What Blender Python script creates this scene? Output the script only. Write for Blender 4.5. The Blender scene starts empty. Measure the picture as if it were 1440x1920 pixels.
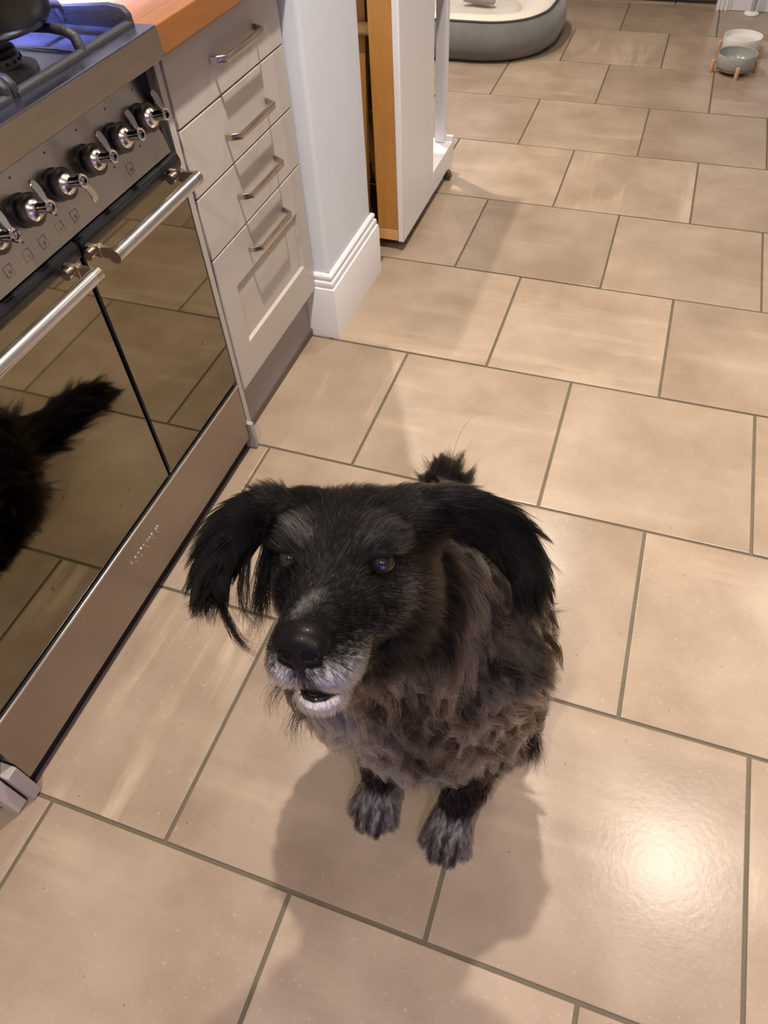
import bpy, bmesh, math, random
import numpy as np
from mathutils import Vector, Matrix, kdtree

random.seed(7)
SC = bpy.context.scene
COL = SC.collection

# ------------------------------------------------------------------ camera
cam_data = bpy.data.cameras.new('camera')
cam = bpy.data.objects.new('camera', cam_data)
COL.objects.link(cam)
cam_data.sensor_fit = 'VERTICAL'
cam_data.sensor_height = 24.0
cam_data.lens = 1330.4 / 1920.0 * 24.0
cam_data.clip_start = 0.02
_yaw, _pit, _rol = math.radians(-22.045), math.radians(50.451), math.radians(-3.923)
_d = Vector((math.sin(_yaw) * math.cos(_pit), math.cos(_yaw) * math.cos(_pit), -math.sin(_pit)))
_r = Vector((math.cos(_yaw), -math.sin(_yaw), 0))
_u = _r.cross(_d)
_c, _s = math.cos(_rol), math.sin(_rol)
_r2, _u2 = _c * _r + _s * _u, -_s * _r + _c * _u
cam.matrix_world = Matrix(((_r2.x, _u2.x, -_d.x, 0.590), (_r2.y, _u2.y, -_d.y, -0.171),
                           (_r2.z, _u2.z, -_d.z, 1.240), (0, 0, 0, 1)))
SC.camera = cam

# ------------------------------------------------------------------ world, lights, exposure
world = bpy.data.worlds.new('world')
SC.world = world
world.use_nodes = True
world.node_tree.nodes['Background'].inputs[0].default_value = (1.0, 0.86, 0.72, 1)
world.node_tree.nodes['Background'].inputs[1].default_value = 0.05
SC.view_settings.view_transform = 'Standard'
SC.view_settings.look = 'None'
SC.view_settings.gamma = 1.0
SC.view_settings.use_curve_mapping = False
SC.view_settings.exposure = 0.26
SC.cycles.max_bounces = 5
SC.cycles.diffuse_bounces = 3
SC.cycles.glossy_bounces = 2
SC.cycles.transmission_bounces = 3
SC.cycles.caustics_reflective = False
SC.cycles.caustics_refractive = False


def downlight(x, y, power, col=(1.0, 0.86, 0.70), z=2.38, size=0.055, spread=150):
    ld = bpy.data.lights.new('downlight', 'AREA')
    ld.shape = 'DISK'
    ld.size = size
    ld.energy = power
    ld.color = col
    ld.spread = math.radians(spread)
    o = bpy.data.objects.new('downlight', ld)
    COL.objects.link(o)
    o.location = (x, y, z)
    return o


WARM = (1.0, 0.885, 0.77)
downlight(0.31, 0.95, 18, WARM, spread=115)
downlight(1.38, 0.97, 4.6, WARM, spread=64)
downlight(0.38, -0.75, 16.5, WARM, spread=130)
downlight(1.38, -0.75, 8, WARM, spread=130)
downlight(2.05, 2.60, 5, WARM)
downlight(0.47, 2.50, 11, WARM)
downlight(-0.68, 2.76, 27, WARM)
downlight(-0.9, 3.75, 9, WARM)
downlight(0.4, 4.0, 1, WARM)
# cool strip under the cooker hood
hd = bpy.data.lights.new('hood_light', 'AREA')
hd.shape = 'RECTANGLE'
hd.size, hd.size_y = 0.10, 0.9
hd.energy = 14.0
hd.spread = math.radians(24)
hd.color = (0.27, 0.30, 1.0)
ho = bpy.data.objects.new('hood_light', hd)
COL.objects.link(ho)
ho.location = (-0.352, 0.62, 1.62)
# unseen violet area light added behind the viewer to tint the dog's chest
vd = bpy.data.lights.new('violet_fill', 'AREA')
vd.shape = 'RECTANGLE'
vd.size, vd.size_y = 0.9, 0.5
vd.energy = 3.8
vd.color = (0.36, 0.25, 1.0)
vo = bpy.data.objects.new('violet_fill', vd)
COL.objects.link(vo)
vo.location = (0.95, -0.95, 0.62)
vo.rotation_euler = (Vector((0.45, 0.2, 0.45)) - Vector(vo.location)).to_track_quat('-Z', 'Y').to_euler()

# ------------------------------------------------------------------ helpers


def tag(o, label=None, cat=None, group=None, kind=None):
    if label: o['label'] = label
    if cat: o['category'] = cat
    if group: o['group'] = group
    if kind: o['kind'] = kind
    return o


def empty(name, loc, label, cat, group=None):
    o = bpy.data.objects.new(name, None)
    o.empty_display_size = 0.05
    COL.objects.link(o)
    o.location = loc
    return tag(o, label, cat, group)


def link(name, me, mat=None, parent=None, smooth=False):
    o = bpy.data.objects.new(name, me)
    COL.objects.link(o)
    if mat is not None and not me.materials:
        me.materials.append(mat)
    if smooth:
        me.polygons.foreach_set('use_smooth', [True] * len(me.polygons))
    if parent is not None:
        o.parent = parent
        # vertices are given in world coordinates: undo the parent's place
        inv = Matrix.Translation(parent_world(parent)).inverted()
        o.matrix_local = inv
    return o


def parent_world(p):
    v = Vector((0, 0, 0))
    while p is not None:
        v = v + Vector(p.location)
        p = p.parent
    return v


def from_bm(name, bm, mat=None, parent=None, smooth=False, auto=None):
    me = bpy.data.meshes.new(name)
    bmesh.ops.recalc_face_normals(bm, faces=bm.faces)
    bm.to_mesh(me)
    bm.free()
    o = link(name, me, mat, parent, smooth)
    if auto is not None:
        me.polygons.foreach_set('use_smooth', [True] * len(me.polygons))
        me.set_sharp_from_angle(angle=math.radians(auto))
    return o


def b_box(bm, a, b, bev=0.0, seg=2):
    (x0, y0, z0), (x1, y1, z1) = a, b
    vs = [bm.verts.new(v) for v in ((x0, y0, z0), (x1, y0, z0), (x1, y1, z0), (x0, y1, z0),
                                    (x0, y0, z1), (x1, y0, z1), (x1, y1, z1), (x0, y1, z1))]
    fs = [bm.faces.new([vs[i] for i in f]) for f in ((0, 3, 2, 1), (4, 5, 6, 7), (0, 1, 5, 4), (1, 2, 6, 5), (2, 3, 7, 6), (3, 0, 4, 7))]
    if bev > 0:
        es = set()
        for f in fs: es.update(f.edges)
        bmesh.ops.bevel(bm, geom=list(es), offset=bev, segments=seg, profile=0.5, affect='EDGES')
    return bm


def box(name, a, b, mat, parent=None, bev=0.0, seg=2):
    bm = bmesh.new()
    a2 = tuple(min(p, q) for p, q in zip(a, b))
    b2 = tuple(max(p, q) for p, q in zip(a, b))
    b_box(bm, a2, b2, bev, seg)
    return from_bm(name, bm, mat, parent, auto=22)


def frame_for(d):
    d = Vector(d).normalized()
    up = Vector((0, 0, 1)) if abs(d.z) < 0.9 else Vector((1, 0, 0))
    s = d.cross(up).normalized()
    return d, s, s.cross(d)


def b_tube(bm, pts, radii, n=16, cap=True):
    pts = [Vector(p) for p in pts]
    if not isinstance(radii, (list, tuple)): radii = [radii] * len(pts)
    rings = []
    _, s, u = frame_for(pts[1] - pts[0])
    for i, p in enumerate(pts):
        if i == 0: t = pts[1] - pts[0]
        elif i == len(pts) - 1: t = pts[-1] - pts[-2]
        else: t = (pts[i + 1] - pts[i]).normalized() + (pts[i] - pts[i - 1]).normalized()
        t.normalize()
        s = (s - t * s.dot(t)).normalized()
        u = t.cross(s)
        rings.append([bm.verts.new(p + (s * math.cos(2 * math.pi * k / n) + u * math.sin(2 * math.pi * k / n)) * radii[i]) for k in range(n)])
    for a, b in zip(rings, rings[1:]):
        for k in range(n):
            bm.faces.new((a[k], a[(k + 1) % n], b[(k + 1) % n], b[k]))
    if cap:
        bm.faces.new(rings[0][::-1])
        bm.faces.new(rings[-1])
    return bm


def tube(name, pts, radii, mat, parent=None, n=16):
    bm = bmesh.new()
    b_tube(bm, pts, radii, n)
    return from_bm(name, bm, mat, parent, auto=40)


def b_lathe(bm, prof, origin, axis, n=32, close=False):
    """prof: list of (radius, height along axis)"""
    o = Vector(origin)
    d, s, u = frame_for(axis)
    rings = []
    for r, h in prof:
        if r < 1e-6:
            rings.append([bm.verts.new(o + d * h)])
        else:
            rings.append([bm.verts.new(o + d * h + (s * math.cos(2 * math.pi * k / n) + u * math.sin(2 * math.pi * k / n)) * r) for k in range(n)])
    pairs = list(zip(rings, rings[1:]))
    if close: pairs.append((rings[-1], rings[0]))
    for a, b in pairs:
        for k in range(n):
            k2 = (k + 1) % n
            if len(a) == 1 and len(b) == 1: continue
            if len(a) == 1: bm.faces.new((a[0], b[k2], b[k]))
            elif len(b) == 1: bm.faces.new((a[k], a[k2], b[0]))
            else: bm.faces.new((a[k], a[k2], b[k2], b[k]))
    return bm


def lathe(name, prof, origin, axis, mat, parent=None, n=32, close=False, auto=40):
    bm = bmesh.new()
    b_lathe(bm, prof, origin, axis, n, close)
    return from_bm(name, bm, mat, parent, auto=auto)


def b_prism(bm, poly, f):
    """poly: 2D points; f(p, k) -> 3D for k in 0,1"""
    a = [bm.verts.new(f(p, 0)) for p in poly]
    b = [bm.verts.new(f(p, 1)) for p in poly]
    n = len(poly)
    bm.faces.new(a[::-1])
    bm.faces.new(b)
    for i in range(n):
        bm.faces.new((a[i], a[(i + 1) % n], b[(i + 1) % n], b[i]))
    return bm


# ------------------------------------------------------------------ materials
M = {}


def mat(name, col, rough=0.5, metal=0.0, spec=0.5, noise=0.0, nscale=20.0, stretch=(1, 1, 1), bump=0.0, bscale=200.0,
        coat=0.0, rvar=0.0, sheen=0.0, emis=None):
    m = bpy.data.materials.new(name)
    m.use_nodes = True
    nt = m.node_tree
    N, L = nt.nodes, nt.links
    p = N['Principled BSDF']
    p.inputs['Base Color'].default_value = (*col, 1)
    p.inputs['Roughness'].default_value = rough
    p.inputs['Metallic'].default_value = metal
    p.inputs['Specular IOR Level'].default_value = spec
    p.inputs['Coat Weight'].default_value = coat
    p.inputs['Sheen Weight'].default_value = sheen
    tc = N.new('ShaderNodeTexCoord')
    mp = N.new('ShaderNodeMapping')
    mp.inputs['Scale'].default_value = stretch
    L.new(tc.outputs['Object'], mp.inputs['Vector'])
    nz = N.new('ShaderNodeTexNoise')
    nz.inputs['Scale'].default_value = nscale
    nz.inputs['Detail'].default_value = 5
    L.new(mp.outputs[0], nz.inputs['Vector'])
    if noise > 0:
        mx = N.new('ShaderNodeMix')
        mx.data_type = 'RGBA'
        mx.inputs[6].default_value = (*[c * (1 - noise) for c in col], 1)
        mx.inputs[7].default_value = (*[min(1, c * (1 + noise)) for c in col], 1)
        L.new(nz.outputs[0], mx.inputs[0])
        L.new(mx.outputs[2], p.inputs['Base Color'])
    if rvar > 0:
        mr = N.new('ShaderNodeMapRange')
        mr.inputs[3].default_value = max(0, rough - rvar)
        mr.inputs[4].default_value = rough + rvar
        L.new(nz.outputs[0], mr.inputs[0])
        L.new(mr.outputs[0], p.inputs['Roughness'])
    if bump > 0:
        n2 = N.new('ShaderNodeTexNoise')
        n2.inputs['Scale'].default_value = bscale
        n2.inputs['Detail'].default_value = 3
        L.new(mp.outputs[0], n2.inputs['Vector'])
        bp = N.new('ShaderNodeBump')
        bp.inputs['Strength'].default_value = bump
        bp.inputs['Distance'].default_value = 0.002
        L.new(n2.outputs[0], bp.inputs['Height'])
        L.new(bp.outputs[0], p.inputs['Normal'])
    M[name] = m
    return m


mat('wall_paint', (0.705, 0.755, 0.845), 0.7, noise=0.04, nscale=6, bump=0.25, bscale=40)
mat('ceiling_paint', (0.82, 0.80, 0.77), 0.8)
mat('gloss_white', (0.82, 0.825, 0.86), 0.28, noise=0.02, bump=0.05, bscale=30)
mat('cab_paint', (0.505, 0.465, 0.43), 0.42, noise=0.03, nscale=5, bump=0.04, bscale=300)
mat('cab_plinth', (0.34, 0.305, 0.29), 0.5, noise=0.05)
mat('nickel', (0.55, 0.48, 0.40), 0.24, metal=1.0, noise=0.04, nscale=60)
mat('steel', (0.42, 0.375, 0.315), 0.34, metal=1.0, noise=0.10, nscale=8, stretch=(1, 1, 14), rvar=0.05)
mat('steel_panel', (0.52, 0.45, 0.36), 0.30, metal=1.0, noise=0.12, nscale=9, rvar=0.08)
mat('hob_steel', (0.34, 0.36, 0.46), 0.28, metal=1.0, noise=0.06, nscale=14, rvar=0.08)
mat('chrome', (0.74, 0.72, 0.68), 0.10, metal=1.0)
mat('bar_metal', (0.62, 0.60, 0.58), 0.26, metal=1.0, noise=0.04, nscale=120)
mat('kick_steel', (0.36, 0.31, 0.275), 0.36, metal=1.0, noise=0.10, nscale=6, rvar=0.06)
mat('edge_steel', (0.80, 0.76, 0.72), 0.25, metal=1.0)
mat('post_grey', (0.36, 0.33, 0.31), 0.5, noise=0.05)
mat('black_trim', (0.012, 0.012, 0.013), 0.25)
mat('black_gap', (0.004, 0.004, 0.004), 0.8)
mat('bakelite', (0.020, 0.018, 0.018), 0.35)
mat('knob_ring', (0.035, 0.028, 0.027), 0.30)
mat('satin_chrome', (0.68, 0.64, 0.58), 0.22, metal=1.0)
mat('cast_iron', (0.022, 0.022, 0.024), 0.55, bump=0.35, bscale=260)
mat('burner_metal', (0.16, 0.15, 0.145), 0.45, metal=0.7, noise=0.2)
mat('pan_black', (0.010, 0.009, 0.009), 0.30, noise=0.2)
mat('icon_print', (0.15, 0.135, 0.12), 0.6)
mat('pine', (0.50, 0.235, 0.055), 0.42, noise=0.18, nscale=14, stretch=(6, 6, 0.8))
mat('pine_pale', (0.72, 0.42, 0.16), 0.45, noise=0.14, nscale=14, stretch=(6, 6, 1))
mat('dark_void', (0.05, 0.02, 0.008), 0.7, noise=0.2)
mat('bed_grey', (0.150, 0.147, 0.136), 0.9, noise=0.22, nscale=18, bump=0.5, bscale=160, sheen=0.3)
mat('bed_cream', (0.72, 0.66, 0.56), 0.95, noise=0.07, nscale=40, bump=0.7, bscale=220, sheen=0.4)
mat('bed_cushion', (0.56, 0.52, 0.46), 0.95, noise=0.15, nscale=14, bump=0.5, bscale=160, sheen=0.3)
mat('blanket_grey', (0.36, 0.33, 0.29), 0.95, noise=0.15, nscale=30, bump=0.6, bscale=160, sheen=0.3)
mat('bed_piping', (0.07, 0.07, 0.07), 0.8)
mat('bowl_grey', (0.36, 0.37, 0.34), 0.3, noise=0.04)
mat('bowl_white', (0.78, 0.76, 0.72), 0.25)
mat('bowl_inside', (0.30, 0.32, 0.29), 0.25)
mat('bowl_wood', (0.60, 0.38, 0.22), 0.5, noise=0.12, nscale=60)
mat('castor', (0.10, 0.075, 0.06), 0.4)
mat('dark_door', (0.095, 0.055, 0.022), 0.5, noise=0.25, nscale=8)
mat('pipe_grey', (0.42, 0.42, 0.43), 0.35)
mat('plate_white', (0.85, 0.84, 0.82), 0.15)
mat('water', (0.70, 0.69, 0.66), 0.05)
mat('grout', (0.115, 0.095, 0.06), 0.75, noise=0.25, nscale=18)


def tile_material(name, along, streak):
    m = bpy.data.materials.new(name)
    m.use_nodes = True
    nt = m.node_tree
    N, L = nt.nodes, nt.links
    p = N['Principled BSDF']
    geo = N.new('ShaderNodeNewGeometry')
    oi = N.new('ShaderNodeObjectInfo')
    off = N.new('ShaderNodeVectorMath'); off.operation = 'SCALE'
    off.inputs[0].default_value = (37.0, 11.0, 5.0)
    L.new(oi.outputs['Random'], off.inputs['Scale'])
    add = N.new('ShaderNodeVectorMath'); add.operation = 'ADD'
    L.new(geo.outputs['Position'], add.inputs[0])
    L.new(off.outputs[0], add.inputs[1])

    def noise(scale, detail, stretch=(1, 1, 1), rough=0.55):
        mp = N.new('ShaderNodeMapping')
        mp.inputs['Scale'].default_value = stretch
        L.new(add.outputs[0], mp.inputs[0])
        n = N.new('ShaderNodeTexNoise')
        n.inputs['Scale'].default_value = scale
        n.inputs['Detail'].default_value = detail
        n.inputs['Roughness'].default_value = rough
        L.new(mp.outputs[0], n.inputs['Vector'])
        return n.outputs[0]

    def ramp(src, a, b, ca, cb):
        r = N.new('ShaderNodeValToRGB')
        r.color_ramp.elements[0].position, r.color_ramp.elements[1].position = a, b
        r.color_ramp.elements[0].color, r.color_ramp.elements[1].color = ca, cb
        L.new(src, r.inputs[0])
        return r.outputs[0]

    def mix(fac, a, b, mode='MIX', f=1.0):
        x = N.new('ShaderNodeMix'); x.data_type = 'RGBA'; x.blend_type = mode
        if fac is None: x.inputs[0].default_value = f
        else: L.new(fac, x.inputs[0])
        for s, v in ((6, a), (7, b)):
            if isinstance(v, tuple): x.inputs[s].default_value = v
            else: L.new(v, x.inputs[s])
        return x.outputs[2]
    cloud = noise(5.0, 6)
    base = ramp(cloud, 0.34, 0.66, (0.285, 0.215, 0.153, 1), (0.385, 0.302, 0.224, 1))
    st = (1, 0.10, 1) if along == 'Y' else (0.10, 1, 1)
    streakn = noise(13.0, 7, st, 0.62)
    sm = ramp(streakn, 0.53, 0.72, (0, 0, 0, 1), (1, 1, 1, 1))
    patch = ramp(noise(3.3, 3), 0.42, 0.66, (0, 0, 0, 1), (1, 1, 1, 1))
    mm = N.new('ShaderNodeMath'); mm.operation = 'MULTIPLY'
    L.new(sm, mm.inputs[0]); L.new(patch, mm.inputs[1])
    m2 = N.new('ShaderNodeMath'); m2.operation = 'MULTIPLY'
    L.new(mm.outputs[0], m2.inputs[0]); m2.inputs[1].default_value = streak
    c1 = mix(m2.outputs[0], base, (0.56, 0.45, 0.33, 1))
    # fine flecks, light and dark
    fl = ramp(noise(150, 4), 0.62, 0.74, (0, 0, 0, 1), (0.45, 0.45, 0.45, 1))
    c2 = mix(fl, c1, (0.56, 0.45, 0.335, 1))
    vor = N.new('ShaderNodeTexVoronoi'); vor.inputs['Scale'].default_value = 42.0
    L.new(add.outputs[0], vor.inputs['Vector'])
    pit0 = ramp(vor.outputs['Distance'], 0.045, 0.085, (1, 1, 1, 1), (0, 0, 0, 1))
    sel = ramp(noise(21, 2), 0.56, 0.60, (0, 0, 0, 1), (0.75, 0.75, 0.75, 1))
    pm = N.new('ShaderNodeMath'); pm.operation = 'MULTIPLY'
    L.new(pit0, pm.inputs[0]); L.new(sel, pm.inputs[1])
    c3 = mix(pm.outputs[0], c2, (0.15, 0.09, 0.055, 1))
    # whole-tile tone
    mr = N.new('ShaderNodeMapRange')
    mr.inputs[3].default_value, mr.inputs[4].default_value = 0.90, 1.09
    L.new(oi.outputs['Random'], mr.inputs[0])
    sc = N.new('ShaderNodeVectorMath'); sc.operation = 'SCALE'
    L.new(c3, sc.inputs[0]); L.new(mr.outputs[0], sc.inputs['Scale'])
    L.new(sc.outputs[0], p.inputs['Base Color'])
    rr = N.new('ShaderNodeMapRange')
    rr.inputs[3].default_value, rr.inputs[4].default_value = 0.235, 0.275
    L.new(cloud, rr.inputs[0])
    L.new(rr.outputs[0], p.inputs['Roughness'])
    p.inputs['Specular IOR Level'].default_value = 0.45
    bp = N.new('ShaderNodeBump')
    bp.inputs['Strength'].default_value = 0.10
    bp.inputs['Distance'].default_value = 0.002
    L.new(noise(95, 4), bp.inputs['Height'])
    L.new(bp.outputs[0], p.inputs['Normal'])
    M[name] = m
    return m


tile_material('tile_streaked', 'Y', 1.0)
tile_material('tile_plain', 'X', 0.50)


def glass_material():
    """dark, mirror-coated oven glass with grease splashes"""
    m = bpy.data.materials.new('oven_glass')
    m.use_nodes = True
    N, L = m.node_tree.nodes, m.node_tree.links
    p = N['Principled BSDF']
    p.inputs['Metallic'].default_value = 1.0
    p.inputs['Roughness'].default_value = 0.03
    tc = N.new('ShaderNodeTexCoord')
    mp = N.new('ShaderNodeMapping')
    mp.inputs['Scale'].default_value = (1, 2.2, 0.8)
    mp.inputs['Rotation'].default_value = (0.35, 0, 0)
    L.new(tc.outputs['Object'], mp.inputs[0])
    v = N.new('ShaderNodeTexVoronoi'); v.inputs['Scale'].default_value = 17
    L.new(mp.outputs[0], v.inputs['Vector'])
    r = N.new('ShaderNodeValToRGB')
    r.color_ramp.elements[0].position, r.color_ramp.elements[1].position = 0.045, 0.11
    r.color_ramp.elements[0].color, r.color_ramp.elements[1].color = (1, 1, 1, 1), (0, 0, 0, 1)
    L.new(v.outputs['Distance'], r.inputs[0])
    n = N.new('ShaderNodeTexNoise'); n.inputs['Scale'].default_value = 9
    L.new(tc.outputs['Object'], n.inputs['Vector'])
    r2 = N.new('ShaderNodeValToRGB')
    r2.color_ramp.elements[0].position, r2.color_ramp.elements[1].position = 0.5, 0.56
    L.new(n.outputs[0], r2.inputs[0])
    mu = N.new('ShaderNodeMath'); mu.operation = 'MULTIPLY'
    L.new(r.outputs[0], mu.inputs[0]); L.new(r2.outputs[0], mu.inputs[1])
    mx = N.new('ShaderNodeMix'); mx.data_type = 'RGBA'
    mx.inputs[6].default_value = (0.235, 0.215, 0.16, 1)
    mx.inputs[7].default_value = (0.14, 0.10, 0.06, 1)
    L.new(mu.outputs[0], mx.inputs[0])
    L.new(mx.outputs[2], p.inputs['Base Color'])
    M['oven_glass'] = m


glass_material()


def wood_block(name, cols, grain):
    m = bpy.data.materials.new(name)
    m.use_nodes = True
    N, L = m.node_tree.nodes, m.node_tree.links
    p = N['Principled BSDF']
    oi = N.new('ShaderNodeObjectInfo')
    r = N.new('ShaderNodeValToRGB')
    r.color_ramp.elements[0].color = (*cols[0], 1)
    r.color_ramp.elements[1].color = (*cols[1], 1)
    L.new(oi.outputs['Random'], r.inputs[0])
    geo = N.new('ShaderNodeNewGeometry')
    mp = N.new('ShaderNodeMapping'); mp.inputs['Scale'].default_value = grain
    L.new(geo.outputs['Position'], mp.inputs[0])
    n = N.new('ShaderNodeTexNoise'); n.inputs['Scale'].default_value = 20; n.inputs['Detail'].default_value = 6
    L.new(mp.outputs[0], n.inputs['Vector'])
    mr = N.new('ShaderNodeMapRange'); mr.inputs[3].default_value, mr.inputs[4].default_value = 0.75, 1.25
    L.new(n.outputs[0], mr.inputs[0])
    sc = N.new('ShaderNodeVectorMath'); sc.operation = 'SCALE'
    L.new(r.outputs[0], sc.inputs[0]); L.new(mr.outputs[0], sc.inputs['Scale'])
    L.new(sc.outputs[0], p.inputs['Base Color'])
    p.inputs['Roughness'].default_value = 0.32
    M[name] = m


wood_block('worktop_wood', ((0.25, 0.095, 0.024), (0.36, 0.150, 0.040)), (5, 0.6, 5))

# ------------------------------------------------------------------ floor
TW, TH = 0.45, 0.4467
X0, X1, Y0, Y1 = -2.30, 2.90, -2.35, 4.56
floor = box('floor', (X0, Y0, -0.06), (X1, Y1, -0.0035), M['grout'])
tag(floor, 'beige square stone-look floor tiles with dark grout', 'floor', kind='structure')
row_off = {-1: -0.133, 0: 0.088, 1: -0.133, 2: 0.083, 3: 0.304, 4: 0.093, 5: 0.319, 6: 0.101, 7: -0.119, 8: 0.104}
_tm = {}


def tile_mesh(wx, wy, mt):
    k = (round(wx, 4), round(wy, 4), mt)
    if k not in _tm:
        bm = bmesh.new()
        b_box(bm, (0, 0, -0.012), (wx, wy, 0.0))
        top = [e for e in bm.edges if all(v.co.z > -1e-6 for v in e.verts)]
        bmesh.ops.bevel(bm, geom=top, offset=0.0016, segments=2, profile=0.5, affect='EDGES')
        me = bpy.data.meshes.new('tile')
        bm.to_mesh(me)
        bm.free()
        me.materials.append(M[mt])
        _tm[k] = me
    return _tm[k]


G = 0.0065
rng = random.Random(3)
for r in range(-6, 11):
    off = row_off.get(r, 0.093 if r % 2 == 0 else 0.317)
    y0, y1 = r * TH, (r + 1) * TH
    y0, y1 = max(y0, Y0), min(y1, Y1)
    if y1 - y0 < 0.05: continue
    for k in range(-8, 9):
        x0 = off + k * TW
        x1 = x0 + TW
        x0, x1 = max(x0, X0), min(x1, X1)
        if x1 - x0 < 0.05: continue
        left = x1 < 0.10
        mt = 'tile_streaked' if (left and r <= 3 or rng.random() < 0.12) else 'tile_plain'
        g = G if y0 < 1.7 else 0.0055
        t = bpy.data.objects.new('tile', tile_mesh(x1 - x0 - g, y1 - y0 - g, mt))
        COL.objects.link(t)
        t.parent = floor
        t.location = (x0 + g / 2, y0 + g / 2, rng.uniform(-0.0004, 0.0004))

# ------------------------------------------------------------------ room shell


def struct(o, label, cat):
    return tag(o, label, cat, kind='structure')


CH = 2.40
struct(box('ceiling', (X0, Y0, CH), (X1, Y1 + 0.5, CH + 0.05), M['ceiling_paint']), 'plain white ceiling above the kitchen', 'ceiling')
struct(box('wall_kitchen', (-0.86, Y0, 0), (-0.80, 1.36, CH), M['wall_paint']), 'white wall behind the cooker and cabinets', 'wall')
struct(box('wall_right', (X1, Y0, 0), (X1 + 0.06, Y1, CH), M['wall_paint']), 'white wall on the right of the room', 'wall')
struct(box('wall_near', (X0, Y0 - 0.06, 0), (X1, Y0, CH), M['wall_paint']), 'white wall behind the viewer', 'wall')
struct(box('wall_left', (X0 - 0.06, Y0, 0), (X0, Y1, CH), M['wall_paint']), 'white wall on the left of the dining area', 'wall')
struct(box('wall_far', (0.745, 4.435, 0), (X1, 4.49, CH), M['wall_paint']), 'white far wall beyond the pet bowls', 'wall')
struct(box('wall_far_left', (X0, 4.435, 0), (-0.30, 4.49, CH), M['wall_paint']), 'white far wall behind the dog bed', 'wall')

# pier: rounded plaster corners, slightly uneven
bm = bmesh.new()
b_box(bm, (-0.86, 1.362, 0), (-0.142, 1.690, CH))
vert_edges = [e for e in bm.edges if abs(e.verts[0].co.z - e.verts[1].co.z) > 1 and e.verts[0].co.x > -0.2]
bmesh.ops.bevel(bm, geom=vert_edges, offset=0.012, segments=4, profile=0.5, affect='EDGES')
struct(from_bm('wall_pier', bm, M['wall_paint'], auto=40), 'white plastered pier between drawers and folding table', 'wall')

# moulded skirting around the pier: profile (out, z) swept along near face, right face, far face
prof = [(0, 0), (0.018, 0), (0.018, 0.146), (0.0165, 0.150), (0.0165, 0.154), (0.0115, 0.156), (0.0130, 0.160), (0.0135, 0.166), (0.0125, 0.172), (0.0085, 0.176),
        (0.0080, 0.180), (0.0100, 0.183), (0.0095, 0.189), (0.0060, 0.193), (0.0, 0.195)]
path = [((-0.80, 1.362), (0, -1)), ((-0.142, 1.362), (1, -1)), ((-0.142, 1.690), (1, 1)), ((-0.80, 1.690), (0, 1))]
bm = bmesh.new()
rings = []
for (px, py), (nx, ny) in path:
    rings.append([bm.verts.new((px + nx * o, py + ny * o, z)) for o, z in prof])
for a, b in zip(rings, rings[1:]):
    for i in range(len(prof) - 1):
        bm.faces.new((a[i], a[i + 1], b[i + 1], b[i]))
bm.faces.new(rings[0]); bm.faces.new(rings[-1][::-1])
struct(from_bm('baseboard_pier', bm, M['gloss_white'], auto=25), 'tall white moulded skirting around the pier', 'skirting')

# far wall: doorway with architrave, skirting, dark door
struct(box('baseboard_far', (0.80, 4.417, 0), (X1, 4.435, 0.15), M['gloss_white'], bev=0.004), 'white skirting along the far wall', 'skirting')
tr = struct(box('trim_1', (0.745, 4.412, 0), (0.815, 4.435, 2.05), M['gloss_white'], bev=0.004), 'white fluted door surround at the far wall', 'trim')
for k in range(3):
    tube('flute', [(0.755 + k * 0.020, 4.412, 0), (0.755 + k * 0.020, 4.412, 2.03)], 0.006, M['gloss_white'], tr, 8)
dr = struct(box('door_1', (-0.28, 4.50, 0.012), (0.74, 4.545, 2.03), M['dark_door'], bev=0.003), 'dark wooden door in the far wall', 'door')
for k in range(2):
    box('door_panel', (-0.20 + k * 0.48, 4.488, 0.20), (0.18 + k * 0.48, 4.502, 0.95), M['dark_door'], dr, bev=0.006)

pipe = empty('heating_pipe', (0.916, 4.372, 0), 'thin grey heating pipe rising from a round white floor collar by far wall', 'pipe')
tube('pipe', [(0.916, 4.372, 0.0), (0.916, 4.372, 0.30), (0.922, 4.39, 0.33), (0.93, 4.41, 0.335), (0.93, 4.417, 0.335)], 0.012, M['pipe_grey'], pipe, 14)
lathe('collar', [(0.0, 0.0), (0.034, 0.0), (0.036, 0.004), (0.033, 0.010), (0.016, 0.016), (0.0, 0.016)], (0.916, 4.372, 0), (0, 0, 1), M['plate_white'], pipe, 28)

# ------------------------------------------------------------------ range cooker
ck = empty('range_cooker', (-0.45, 0.447, 0), 'stainless steel range cooker with two mirrored oven doors and a gas hob', 'cooker')
CY0, CY1 = 0.002, 0.8800
box('body', (-0.775, CY0, 0.035), (-0.205, CY1, 0.878), M['post_grey'], ck)
# hob tray: front rim, recessed pans
hob = box('hob_tray', (-0.775, CY0, 0.872), (-0.198, 0.880, 0.886), M['hob_steel'], ck, bev=0.002)
box('rim', (-0.205, CY0, 0.8982), (-0.1496, 0.8805, 0.9006), M['hob_steel'], hob, bev=0.0015)
box('rim', (-0.775, 0.872, 0.880), (-0.1985, 0.8805, 0.9004), M['hob_steel'], hob, bev=0.0015)
box('rim', (-0.775, CY0, 0.880), (-0.74, 0.8805, 0.9004), M['hob_steel'], hob, bev=0.0015)
# pressed ridge lines across the tray
for yy in (0.30, 0.60, 0.79):
    tube('ridge', [(-0.70, yy, 0.8865), (-0.215, yy, 0.8865)], 0.004, M['hob_steel'], hob, 10)
# front fascia lip
bm = bmesh.new()
b_prism(bm, [(-0.200, 0.8560), (-0.1500, 0.8560), (-0.1482, 0.858), (-0.1488, 0.8984), (-0.200, 0.8984)],
        lambda p, k: (p[0], CY0 if k == 0 else 0.8805, p[1]))
from_bm('front_fascia', bm, M['steel'], ck, auto=30)
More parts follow.
